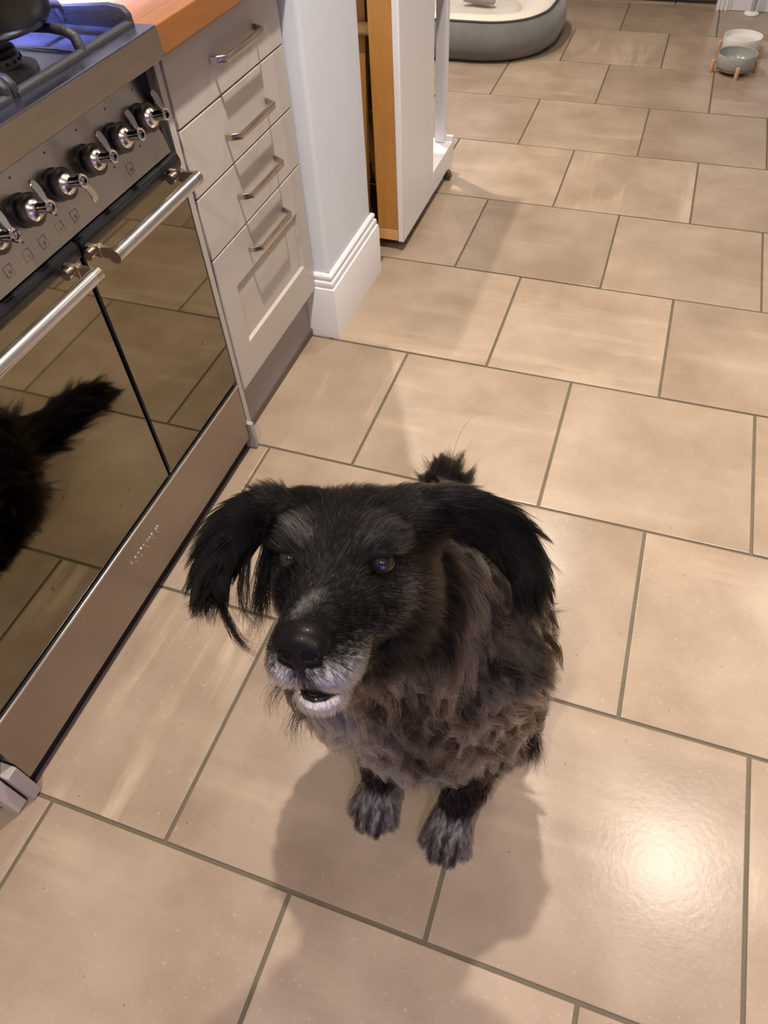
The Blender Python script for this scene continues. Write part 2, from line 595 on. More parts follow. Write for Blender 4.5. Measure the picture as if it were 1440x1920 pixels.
# sloping control panel
PB, PT = (-0.1735, 0.7185), (-0.206, 0.8545)
bm = bmesh.new()
b_prism(bm, [PB, PT, (-0.23, 0.8545), (-0.23, 0.7185)], lambda p, k: (p[0], CY0 if k == 0 else CY1 - 0.012, p[1]))
cp = from_bm('control_panel', bm, M['steel_panel'], ck)
box('cheek', (-0.24, CY1 - 0.012, 0.715), (-0.180, CY1, 0.8545), M['bakelite'], ck)
pn = Vector((PT[1] - PB[1], 0, PB[0] - PT[0])).normalized()      # panel normal (+x, up a little)
pu = Vector((PT[0] - PB[0], 0, PT[1] - PB[1])).normalized()      # up along the panel


def panel_pt(y, s, out=0.0):
    v = Vector((PB[0], y, PB[1])) + pu * s + pn * out
    return v


def knob(y, turn):
    c = panel_pt(y, 0.066)
    k = bpy.data.objects.new('knob', None)
    k.empty_display_size = 0.02
    COL.objects.link(k)
    k.parent = ck
    k.location = c - parent_world(ck)
    lathe('reflection_disc', [(0, 0), (0.0225, 0), (0.0225, 0.004), (0.020, 0.006), (0.012, 0.007), (0.012, 0.016), (0, 0.016)], c, pn, M['bakelite'], k, 28)  # black disc built in for the knob's dark reflection on the panel
    lathe('skirt', [(0, 0.014), (0.0205, 0.014), (0.0215, 0.016), (0.0215, 0.021), (0.0195, 0.0225), (0, 0.0225)], c, pn, M['knob_ring'], k, 28)
    lathe('dome', [(0.0160, 0.0222), (0.0155, 0.0245), (0.0115, 0.0290), (0.0072, 0.0320), (0.0072, 0.0335), (0, 0.0335)], c, pn, M['satin_chrome'], k, 28)
    lathe('stem', [(0.0074, 0.032), (0.0070, 0.047), (0.0092, 0.049), (0.0092, 0.0545), (0.0076, 0.0555), (0.0056, 0.0545), (0.0050, 0.049), (0, 0.049)], c, pn, M['chrome'], k, 24)
    # flat lever standing off the stem
    up = (Matrix.Rotation(math.radians(turn), 3, pn) @ pu).normalized()
    sd = pn.cross(up)
    a0 = c + pn * 0.0515
    bm = bmesh.new()
    poly = [(-0.0035, 0.006), (0.0035, 0.006), (0.0055, 0.022), (0.0062, 0.030), (0.0045, 0.0345), (0.0, 0.0365), (-0.0045, 0.0345), (-0.0062, 0.030), (-0.0055, 0.022)]
    b_prism(bm, poly, lambda p, kk: a0 + sd * p[0] + up * p[1] + pn * ((kk - 0.5) * 0.0028 - 0.010 * (p[1] / 0.036) ** 2 * 0.6))
    bmesh.ops.bevel(bm, geom=list(bm.edges), offset=0.0007, segments=1, affect='EDGES')
    from_bm('lever', bm, M['chrome'], k, auto=40)
    # printed dial marks
    return k


for i, yy in enumerate([0.832, 0.758, 0.683, 0.607, 0.533, 0.459, 0.385, 0.311]):
    knob(yy, (0, 0, 0, 200, 0, 0, 0, 0)[i])

# printed icons and dots on the panel
for yy in (0.760, 0.610, 0.5745, 0.535, 0.50, 0.46):
    s0 = 0.020
    bm = bmesh.new()
    h = 0.0075
    for (a, b) in (((-h, -h), (h, -h + 0.0008)), ((-h, h - 0.0008), (h, h)), ((-h, -h), (-h + 0.0008, h)), ((h - 0.0008, -h), (h, h))):
        q = [panel_pt(yy + u_, s0 + v_, 0.0003) for u_, v_ in ((a[0], a[1]), (b[0], a[1]), (b[0], b[1]), (a[0], b[1]))]
        bm.faces.new([bm.verts.new(v) for v in q])
    from_bm('dial_icon', bm, M['icon_print'], cp)
    lathe('icon_dot', [(0.0016, 0.0), (0.0024, 0.0), (0.0024, 0.0004), (0.0016, 0.0004)], panel_pt(yy + 0.001, s0 - 0.002, 0.0002), pn, M['icon_print'], cp, 14, close=True)
for yy in (0.845, 0.77, 0.695, 0.620, 0.545, 0.470):
    lathe('dial_dot', [(0, 0.0004), (0.0016, 0.0004), (0.0016, 0)], panel_pt(yy - 0.0, 0.105, 0.0002), pn, M['icon_print'], cp, 10)
    lathe('dial_dot', [(0, 0.0004), (0.0016, 0.0004), (0.0016, 0)], panel_pt(yy - 0.04, 0.036, 0.0002), pn, M['icon_print'], cp, 10)


def oven_door(y0, y1):
    d = box('oven_door', (-0.205, y0, 0.2100), (-0.1722, y1, 0.7150), M['black_trim'], ck, bev=0.002)
    box('glass', (-0.1735, y0 + 0.003, 0.2150), (-0.1712, y1 - 0.003, 0.6900), M['oven_glass'], d)
    # rounded black top trim that carries the handle
    bm = bmesh.new()
    b_prism(bm, [(-0.180, 0.689), (-0.1690, 0.689), (-0.1660, 0.694), (-0.1660, 0.704), (-0.1690, 0.712), (-0.180, 0.7155)],
            lambda p, k: (p[0], (y0 + 0.001, y1 - 0.001)[k], p[1]))
    from_bm('top_trim', bm, M['black_trim'], d, auto=50)
    hx, hz = -0.116, 0.6925
    tube('handle', [(hx, y0 + 0.005, hz), (hx, y0 + 0.0056, hz), (hx, y1 - 0.0366, hz), (hx, y1 - 0.036, hz)], [0.0085, 0.0105, 0.0105, 0.0085], M['bar_metal'], d, 24)
    for yy in (y0 + 0.009, y1 - 0.040):
        bm = bmesh.new()
        b_box(bm, (-0.1660, yy - 0.0045, hz - 0.006), (hx + 0.002, yy + 0.0045, hz + 0.011), 0.0015, 1)
        b_box(bm, (-0.146, yy - 0.0055, hz - 0.007), (-0.139, yy + 0.0055, hz + 0.0125), 0.001, 1)
        b_lathe(bm, [(0.0, -0.006), (0.0108, -0.006), (0.0108, 0.006), (0.0, 0.006)], (hx, yy, hz), (0, 1, 0), 20)
        b_lathe(bm, [(0.0, -0.008), (0.0085, -0.008), (0.0085, 0.0), (0.0, 0.0)], (-0.160, yy - 0.004, hz - 0.001), (0, 1, 0), 16)
        from_bm('bracket', bm, M['nickel'], d, auto=35)
    return d


oven_door(0.005, 0.5815)
oven_door(0.5875, 0.879)
box('door_gap', (-0.215, 0.005, 0.205), (-0.19, 0.879, 0.7185), M['black_gap'], ck)
# storage drawer below with bright top edge
sd_ = box('storage_drawer', (-0.21, 0.012, 0.042), (-0.1685, 0.876, 0.2010), M['kick_steel'], ck, bev=0.003)
box('edge_strip', (-0.180, 0.014, 0.1995), (-0.1665, 0.875, 0.2045), M['edge_steel'], sd_, bev=0.0015)
box('toe_recess', (-0.22, 0.012, 0.0), (-0.186, 0.876, 0.043), M['black_gap'], ck)  # recess coloured black for the shade under the drawer
# raised polished badge: small beads standing in for the letters' glints, fainter strokes below
for i in range(10):
    t = (0.0, 0.14, 0.25, 0.35, 0.455, 0.585, 0.665, 0.755, 0.90, 0.97)[i]
    yy, zz = 0.4015 + t * 0.098, 0.1515 + 0.0015 * math.sin(t * 5)
    rr = (0.0030, 0.0032, 0.003, 0.003, 0.0033, 0.0036, 0.003, 0.0034, 0.0034, 0.0022)[i]
    lathe('glint_bead', [(0, rr * 0.75), (rr * 0.55, rr * 0.62), (rr * 0.9, rr * 0.3), (rr, 0)], (-0.1686, yy, zz), (1, 0, 0), M['chrome'], sd_, 12)
for yy, zz in ((0.412, 0.143), (0.430, 0.140), (0.452, 0.141), (0.474, 0.142), (0.489, 0.142), (0.494, 0.137)):
    tube('badge_stroke', [(-0.1684, yy, zz), (-0.1684, yy + 0.002, zz - 0.004), (-0.1684, yy + 0.005, zz - 0.005)], 0.0009, M['steel_panel'], sd_, 6)
# end flanges at floor level
box('end_flange', (-0.20, 0.8765, 0.004), (-0.1600, 0.8890, 0.082), M['post_grey'], ck, bev=0.002)
box('end_flange', (-0.20, -0.012, 0.002), (-0.1620, 0.010, 0.105), M['post_grey'], ck, bev=0.002)

# burners and pan supports


def burner(x, y, r):
    b = lathe('burner', [(0, 0.886), (r * 1.55, 0.886), (r * 1.55, 0.890), (r * 1.25, 0.8945), (r * 1.02, 0.896), (r, 0.908), (r * 0.9, 0.909), (0, 0.909)], (x, y, 0), (0, 0, 1), M['burner_metal'], ck, 36)
    lathe('burner_cap', [(0, 0.919), (r * 0.80, 0.9185), (r * 0.92, 0.916), (r * 0.95, 0.912), (r * 0.9, 0.909), (0, 0.909)], (x, y, 0), (0, 0, 1), M['cast_iron'], b, 36)
    bm = bmesh.new()
    for k in range(18):
        a = 2 * math.pi * k / 18
        p = Vector((x + r * 0.98 * math.cos(a), y + r * 0.98 * math.sin(a), 0.9025))
        q = p + Vector((math.cos(a), math.sin(a), 0)) * 0.003
        b_tube(bm, [p, q], 0.0022, 6)
    from_bm('flame_port', bm, M['black_gap'], b)
    return b


burner(-0.300, 0.698, 0.036)
burner(-0.585, 0.690, 0.030)
burner(-0.44, 0.44, 0.050)


def grate(y0, y1):
    g = bpy.data.objects.new('pan_support', None)
    COL.objects.link(g)
    g.parent = ck
    g.location = Vector((-0.45, (y0 + y1) / 2, 0.89)) - parent_world(ck)
    xa, xb = -0.186, -0.690
    tube('front_bar', [(xa, y0, 0.902), (xa, y1, 0.902)], 0.0075, M['cast_iron'], g, 10)
    tube('rear_bar', [(xb, y0, 0.902), (xb, y1, 0.902)], 0.0075, M['cast_iron'], g, 10)
    for yy in (y0, y1):
        bm = bmesh.new()
        poly = [(xa + 0.006, 0.894), (xa + 0.005, 0.916), (xa - 0.004, 0.925), (xa - 0.03, 0.928), (xa - 0.12, 0.921), (xa - 0.20, 0.912), (-0.45, 0.914), (xb + 0.16, 0.916), (xb + 0.02, 0.930), (xb, 0.926), (xb - 0.005, 0.894), (xb + 0.02, 0.900), (xa - 0.02, 0.900)]
        b_prism(bm, poly, lambda p, k: (p[0], yy + (-0.006, 0.006)[k], p[1]))
        bmesh.ops.bevel(bm, geom=[e for e in bm.edges], offset=0.0018, segments=1, affect='EDGES')
        from_bm('side_bar', bm, M['cast_iron'], g, auto=50)
    ym = (y0 + y1) / 2 + 0.015
    for x0, dx in ((xa, -1), (xb, 1)):
        tube('finger', [(x0, ym, 0.900), (x0 + dx * 0.006, ym, 0.922), (x0 + dx * 0.020, ym, 0.9285), (x0 + dx * 0.045, ym, 0.930), (x0 + dx * 0.085, ym, 0.928)],
             [0.008, 0.0075, 0.007, 0.006, 0.005], M['cast_iron'], g, 10)
    for yy, dy in ((y0, 1), (y1, -1)):
        for xc in (-0.300, -0.585):
            tube('finger', [(xc, yy, 0.906), (xc, yy + dy * 0.010, 0.924), (xc, yy + dy * 0.025, 0.9285), (xc, yy + dy * 0.05, 0.930), (xc, yy + dy * 0.080, 0.928)],
                 [0.007, 0.007, 0.0065, 0.006, 0.005], M['cast_iron'], g, 10)
    for xx in (xa, xb):
        for yy in (y0 + 0.008, y1 - 0.008):
            lathe('foot', [(0.006, 0.8845), (0.0075, 0.888), (0.0075, 0.900), (0, 0.900)], (xx - 0.004 * (1 if xx > -0.4 else -1), yy, 0), (0, 0, 1), M['cast_iron'], g, 10)


grate(0.598, 0.868)
grate(0.305, 0.585)
grate(0.020, 0.292)

# black pan over the burner
pan = empty('saucepan', (-0.300, 0.705, 0.938), 'black cooking pan standing on the gas hob', 'pan')
lathe('pan_body', [(0, 0.9375), (0.075, 0.9375), (0.086, 0.941), (0.0935, 0.952), (0.0975, 0.985), (0.099, 1.08), (0.1015, 1.085), (0.0995, 1.087), (0.096, 1.083), (0.0945, 0.985), (0.085, 0.948), (0, 0.944)],
      (-0.300, 0.705, 0), (0, 0, 1), M['pan_black'], pan, 56)
tube('pan_handle', [(-0.395, 0.640, 1.06), (-0.42, 0.62, 1.068), (-0.50, 0.56, 1.085), (-0.56, 0.51, 1.09)], [0.008, 0.010, 0.012, 0.009], M['bakelite'], pan, 12)

# ------------------------------------------------------------------ drawer unit
du = empty('drawer_unit', (-0.49, 1.145, 0), 'taupe painted kitchen drawer unit with four drawers beside the cooker', 'cabinet')
box('carcass', (-0.78, 0.916, 0.148), (-0.204, 1.352, 0.846), M['cab_paint'], du)
box('end_panel', (-0.78, 0.8985, 0.0), (-0.184, 0.9150, 0.8505), M['cab_paint'], du, bev=0.0012)
box('plinth', (-0.225, 0.9150, 0.0), (-0.209, 1.356, 0.150), M['cab_plinth'], du)
box('plinth_strip', (-0.222, 0.9150, 0.0), (-0.2045, 1.356, 0.020), M['castor'], du)  # dark strip along the foot of the plinth


def strap_handle(parent, yc, zc, half=0.091, out=0.029):
    # flat strap: foot, angled arm, bar (section 4 x 12 mm)
    x0 = -0.180
    prof = [(-half, 0.0), (-half + 0.004, 0.010), (-half + 0.016, out), (half - 0.016, out), (half - 0.004, 0.010), (half, 0.0)]
    th = 0.0042
    inner = []
    n = len(prof)
    for i in range(n):
        a = Vector(prof[max(0, i - 1)]); b = Vector(prof[min(n - 1, i + 1)])
        t = (b - a).normalized()
        nrm = Vector((t.y, -t.x))
        q = Vector(prof[i]) + nrm * th
        inner.append((q.x, max(q.y, 0.0)))
    poly = prof + inner[::-1]
    bm = bmesh.new()
    b_prism(bm, poly, lambda p, k: (x0 + p[1], yc + p[0], zc + (-0.0062, 0.0062)[k]))
    bmesh.ops.bevel(bm, geom=list(bm.edges), offset=0.0008, segments=1, affect='EDGES')
    return from_bm('handle', bm, M['nickel'], parent, auto=35)


DY0, DY1 = 0.9175, 1.3510
zs = [(0.7320, 0.8430), (0.6095, 0.7290), (0.4845, 0.6065)]
for (z0, z1), hz in zip(zs, (0.793, 0.662, 0.546)):
    f_ = box('drawer_front', (-0.2035, DY0, z0), (-0.1805, DY1, z1), M['cab_paint'], du, bev=0.0016)
    strap_handle(f_, 1.148, hz)
# deep bottom front with recessed panel
z0, z1 = 0.1520, 0.4815
pa, pb, pc, pd = 0.982, 1.304, 0.243, 0.388
bm = bmesh.new()
outer = [(DY0, z0), (DY1, z0), (DY1, z1), (DY0, z1)]
inn = [(pa, pc), (pb, pc), (pb, pd), (pa, pd)]
rec = [(pa + 0.005, pc + 0.005), (pb - 0.005, pc + 0.005), (pb - 0.005, pd - 0.005), (pa + 0.005, pd - 0.005)]
xo, xr, xb_ = -0.1805, -0.1870, -0.2035
V = lambda lst, x: [bm.verts.new((x, p[0], p[1])) for p in lst]
ob = V(outer, xb_)
oi_ = V([(DY0, z0), (DY1, z0), (DY1, z1), (DY0, z1)], xo - 0.0016)
of = V([(DY0 + .0016, z0 + .0016), (DY1 - .0016, z0 + .0016), (DY1 - .0016, z1 - .0016), (DY0 + .0016, z1 - .0016)], xo)
fi = V(inn, xo); ri = V(rec, xr)
for a, b in ((ob, oi_), (oi_, of), (of, fi), (fi, ri)):
    for i in range(4):
        bm.faces.new((a[i], a[(i + 1) % 4], b[(i + 1) % 4], b[i]))
bm.faces.new(ri); bm.faces.new(ob[::-1])
f_ = from_bm('drawer_front', bm, M['cab_paint'], du)
strap_handle(f_, 1.148, 0.430)

# worktop of glued wooden staves
wt = empty('worktop', (-0.47, 1.13, 0.857), 'oak block worktop over the drawer unit', 'worktop')
rng = random.Random(11)
xs = [-0.150]
while xs[-1] > -0.77: xs.append(xs[-1] - 0.042)
for i, (a, b) in enumerate(zip(xs, xs[1:])):
    y = 0.8820
    first = True
    while y < 1.36:
        y2 = min(1.361, y + (rng.uniform(0.10, 0.46) if i else 0.49))
        box('stave', (b + 0.0002, y + (0 if first else 0.0002), 0.8575), (a, y2, 0.8995 + rng.uniform(-0.00015, 0.00015)), M['worktop_wood'], wt, bev=0.0006 if i else 0.002, seg=1 if i else 2)
        y = y2
        first = False

plate = empty('plate', (-0.375, 1.015, 0.896), 'white round plate lying on the worktop', 'plate')
lathe('dish', [(0, 0.004), (0.055, 0.004), (0.062, 0.006), (0.083, 0.013), (0.0845, 0.0145), (0.083, 0.0155), (0.06, 0.009), (0.053, 0.007), (0, 0.0065)], (-0.425, 1.075, 0.9000), (0, 0, 1), M['plate_white'], plate, 48)
lathe('foot_ring', [(0.045, 0.0), (0.050, 0.0), (0.052, 0.0045), (0.044, 0.0045)], (-0.425, 1.075, 0.9000), (0, 0, 1), M['plate_white'], plate, 40, close=True)
plate.location = (-0.375, 1.015, 0.896)

# ------------------------------------------------------------------ cabinet left of the cooker (a sliver in the frame)
lc = empty('base_cabinet', (-0.49, -0.32, 0), 'taupe cabinet end at the near end of the cooker', 'cabinet')
box('end_panel', (-0.78, -0.0400, 0.004), (-0.1730, -0.0160, 0.850), M['cab_paint'], lc, bev=0.0015)
box('door', (-0.2035, -0.590, 0.152), (-0.1805, -0.0440, 0.843), M['cab_paint'], lc, bev=0.0016)
box('plinth', (-0.225, -0.600, 0.0), (-0.209, -0.0410, 0.150), M['cab_plinth'], lc)
box('carcass', (-0.78, -0.600, 0.15), (-0.204, -0.0410, 0.848), M['cab_paint'], lc)
box('counter', (-0.795, -0.62, 0.8545), (-0.163, -0.004, 0.8955), M['worktop_wood'], lc, bev=0.002)

# ------------------------------------------------------------------ folding table with pine frame, on castors
ft = empty('folding_table', (-0.35, 2.09, 0), 'white gateleg table on castors with a honey pine inner frame', 'table')
XO = -0.085
box('white_panel', (XO - 0.020, 1.822, 0.036), (XO, 2.150, 0.735), M['gloss_white'], ft, bev=0.004)
box('base_shelf', (-0.300, 2.150, 0.036), (XO, 2.408, 0.112), M['gloss_white'], ft, bev=0.003)
box('end_lip', (XO - 0.026, 2.396, 0.112), (XO, 2.408, 0.128), M['gloss_white'], ft, bev=0.002)
box('gate_leg', (XO - 0.061, 2.370, 0.112), (XO - 0.024, 2.404, 0.735), M['gloss_white'], ft, bev=0.003)
box('top_leaf', (-0.66, 1.800, 0.735), (XO + 0.012, 2.420, 0.755), M['gloss_white'], ft, bev=0.004)
box('pine_post', (-0.172, 1.828, 0.072), (XO - 0.020, 1.872, 0.735), M['pine'], ft, bev=0.002)
box('pine_rail', (-0.60, 1.828, 0.036), (XO - 0.020, 1.866, 0.072), M['pine_pale'], ft, bev=0.002)
box('pine_post', (-0.60, 1.828, 0.072), (-0.54, 1.872, 0.735), M['pine'], ft, bev=0.002)
box('pine_post', (-0.60, 2.330, 0.036), (-0.54, 2.385, 0.735), M['pine'], ft, bev=0.002)
box('pine_rail', (-0.60, 2.350, 0.036), (-0.302, 2.385, 0.072), M['pine'], ft, bev=0.002)
box('white_panel', (-0.62, 1.822, 0.036), (-0.60, 2.385, 0.735), M['gloss_white'], ft, bev=0.004)
box('dark_sheet', (-0.598, 2.130, 0.057), (-0.110, 2.142, 0.733), M['dark_void'], ft)  # dark sheet added to darken the inside of the table
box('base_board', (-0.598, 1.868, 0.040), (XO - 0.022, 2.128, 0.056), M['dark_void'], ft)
for cx, cy in ((-0.088, 2.338), (-0.13, 1.90), (-0.57, 2.338), (-0.57, 1.90)):
    c_ = lathe('castor', [(0.0, -0.009), (0.011, -0.009), (0.0175, -0.007), (0.0180, 0.0), (0.0175, 0.007), (0.011, 0.009), (0, 0.009)], (cx, cy, 0.0180), (0.5, 1, 0), M['castor'], ft, 24)
    tube('castor_stem', [(cx, cy, 0.020), (cx, cy, 0.037)], 0.006, M['nickel'], c_, 10)

# pine folding chair stored inside the table
fc = empty('folding_chair', (-0.25, 2.00, 0.056), 'honey pine folding chair stored inside the white table', 'chair')
for yy in (1.915, 2.075):
    bm = bmesh.new()
    b_prism(bm, [(-0.265, 0.057), (-0.235, 0.057), (-0.205, 0.70), (-0.235, 0.70)], lambda p, k: (p[0], yy + (-0.011, 0.011)[k], p[1]))
    from_bm('leg', bm, M['pine'], fc)
    bm = bmesh.new()
    b_prism(bm, [(-0.195, 0.057), (-0.166 - 0.018, 0.057), (-0.262, 0.66), (-0.29, 0.66)], lambda p, k: (p[0], yy + 0.025 + (-0.011, 0.011)[k], p[1]))
    from_bm('leg', bm, M['pine'], fc)
for z, x in ((0.160, -0.245), (0.30, -0.238), (0.44, -0.231)):
    box('slat', (x - 0.006, 1.93, z), (x + 0.006, 2.06, z + 0.05), M['pine'], fc, bev=0.001)
tube('dowel', [(-0.330, 1.888, 0.600), (-0.176, 1.888, 0.600)], 0.0155, M['pine_pale'], fc, 20)
for z in (0.50, 0.56, 0.62):
    box('back_slat', (-0.222, 1.93, z), (-0.212, 2.06, z + 0.045), M['pine'], fc, bev=0.001)

# ------------------------------------------------------------------ dog bed
bed = empty('dog_bed', (-0.36, 3.86, 0), 'round grey fabric dog bed with cream plush lining', 'dog bed')
BX, BY, BRX, BRY = -0.375, 3.845, 0.425, 0.395


def bed_ring(prof, name, mt, wob=0.0, n=96, close=False, seed=1):
    rg = random.Random(seed)
    ph = [rg.uniform(0, 6.28) for _ in range(6)]
    bm = bmesh.new()
    rings = []
    for o, z in prof:
        ring = []
        for k in range(n):
            a = 2 * math.pi * k / n
            e = 2.6
            ca, sa = math.cos(a), math.sin(a)
            s = (abs(ca) ** e + abs(sa) ** e) ** (-1 / e)
            w = 1 + wob * (math.sin(5 * a + ph[0]) + 0.7 * math.sin(9 * a + ph[1]) + 0.5 * math.sin(17 * a + ph[2] + z * 20))
            ring.append(bm.verts.new((BX + (BRX * s + o) * ca * w if BRX + o > 0 else BX, BY + (BRY * s + o) * sa * w, z * (1 + wob * 2 * math.sin(4 * a + ph[3])))))
        rings.append(ring)
    for a, b in zip(rings, rings[1:]):
        for k in range(n):
            bm.faces.new((a[k], a[(k + 1) % n], b[(k + 1) % n], b[k]))
    if not close:
        bm.faces.new(rings[-1])
        bm.faces.new(rings[0][::-1])
    return from_bm(name, bm, mt, bed, smooth=True)


bed_ring([(-0.05, 0.004), (-0.025, 0.006), (0.0, 0.025), (0.012, 0.06), (0.008, 0.10), (-0.014, 0.140), (-0.032, 0.156)], 'bolster', M['bed_grey'], 0.004, close=True)
bed_ring([(-0.030, 0.1545), (-0.027, 0.158), (-0.030, 0.162), (-0.036, 0.162)], 'piping', M['bed_piping'], 0.004, close=True)
bed_ring([(-0.033, 0.156), (-0.050, 0.166), (-0.085, 0.170), (-0.125, 0.162), (-0.165, 0.142), (-0.195, 0.115), (-0.205, 0.08)], 'plush_lining', M['bed_cream'], 0.005, seed=2, close=True)
bed_ring([(-0.195, 0.055), (-0.198, 0.085), (-0.212, 0.108), (-0.245, 0.116), (-0.30, 0.114), (-0.36, 0.110)], 'cushion', M['bed_cushion'], 0.010, seed=4)

# crumpled blanket roll in the bed
bm = bmesh.new()
b_tube(bm, [(-0.44, 3.86, 0.140), (-0.40, 3.87, 0.150), (-0.35, 3.868, 0.154), (-0.31, 3.855, 0.150), (-0.28, 3.84, 0.138)], [0.010, 0.028, 0.032, 0.028, 0.010], 20)
bl = from_bm('blanket', bm, M['blanket_grey'], smooth=True)
tag(bl, 'rolled greyish blanket lying inside the round dog bed', 'blanket')

# ------------------------------------------------------------------ pet bowls on wooden stands


def pet_bowl(cx, cy, outer, inner, label, rot, fill=None):
    b = empty('pet_bowl', (cx, cy, 0), label, 'pet bowl', 'raised pet bowls')
    R_ = 0.082
    lathe('bowl', [(0, 0.024), (R_ * 0.84, 0.024), (R_ * 0.93, 0.028), (R_ * 0.98, 0.040), (R_, 0.0745), (R_ * 0.985, 0.0775), (R_ * 0.955, 0.0760), (R_ * 0.925, 0.045), (R_ * 0.80, 0.034), (0, 0.032)],
          (cx, cy, 0), (0, 0, 1), outer, b, 48)
    lathe('inside', [(R_ * 0.950, 0.0750), (R_ * 0.918, 0.046), (R_ * 0.79, 0.0352), (0, 0.0335)], (cx, cy, 0), (0, 0, 1), inner, b, 48)
    if fill is not None:
        lathe('contents', [(R_ * 0.935, 0.060), (0, 0.0605)], (cx, cy, 0), (0, 0, 1), fill, b, 48)
    st = lathe('stand_ring', [(R_ * 0.62, 0.012), (R_ * 0.72, 0.012), (R_ * 0.72, 0.0235), (R_ * 0.62, 0.0235)], (cx, cy, 0), (0, 0, 1), M['bowl_wood'], b, 40, close=True)
    for k in range(4):
        a = rot + k * math.pi / 2
        rx, ry = math.cos(a), math.sin(a)
        p = Vector((cx + rx * (R_ + 0.009), cy + ry * (R_ + 0.009), 0))
        tube('stand_leg', [p, p + Vector((0, 0, 0.003)), p + Vector((0, 0, 0.044)), p + Vector((0, 0, 0.047))], [0.0075, 0.0085, 0.0085, 0.0075], M['bowl_wood'], st, 12)
        tube('stand_arm', [(cx + rx * R_ * 0.68, cy + ry * R_ * 0.68, 0.0175), (p.x, p.y, 0.0175)], 0.0055, M['bowl_wood'], st, 8)
    return b


pet_bowl(0.855, 3.585, M['bowl_grey'], M['bowl_inside'], 'grey ceramic pet bowl on a wooden stand, nearer of the two', math.radians(-82))
pet_bowl(0.872, 3.800, M['bowl_white'], M['bowl_white'], 'white ceramic pet bowl on a wooden stand, behind the grey one', math.radians(-10), M['water'])

# ------------------------------------------------------------------ the dog
# head frame: L towards the dog's left, F out of the muzzle, U up
H0 = np.array([0.4205, 0.139, 0.760])
HL = np.array([0.981, 0.149, 0.124]); HL /= np.linalg.norm(HL)
HF = np.array([0.05, -0.866, 0.50]); HF -= HL * HF.dot(HL); HF /= np.linalg.norm(HF)
HU = np.cross(HF, HL) * -1.0
if HU[2] < 0: HU = -HU


def hp(l, f, u):
    return H0 + HL * l + HF * f + HU * u


def to_head(P):
    d = P - H0
    return d @ HL, d @ HF, d @ HU


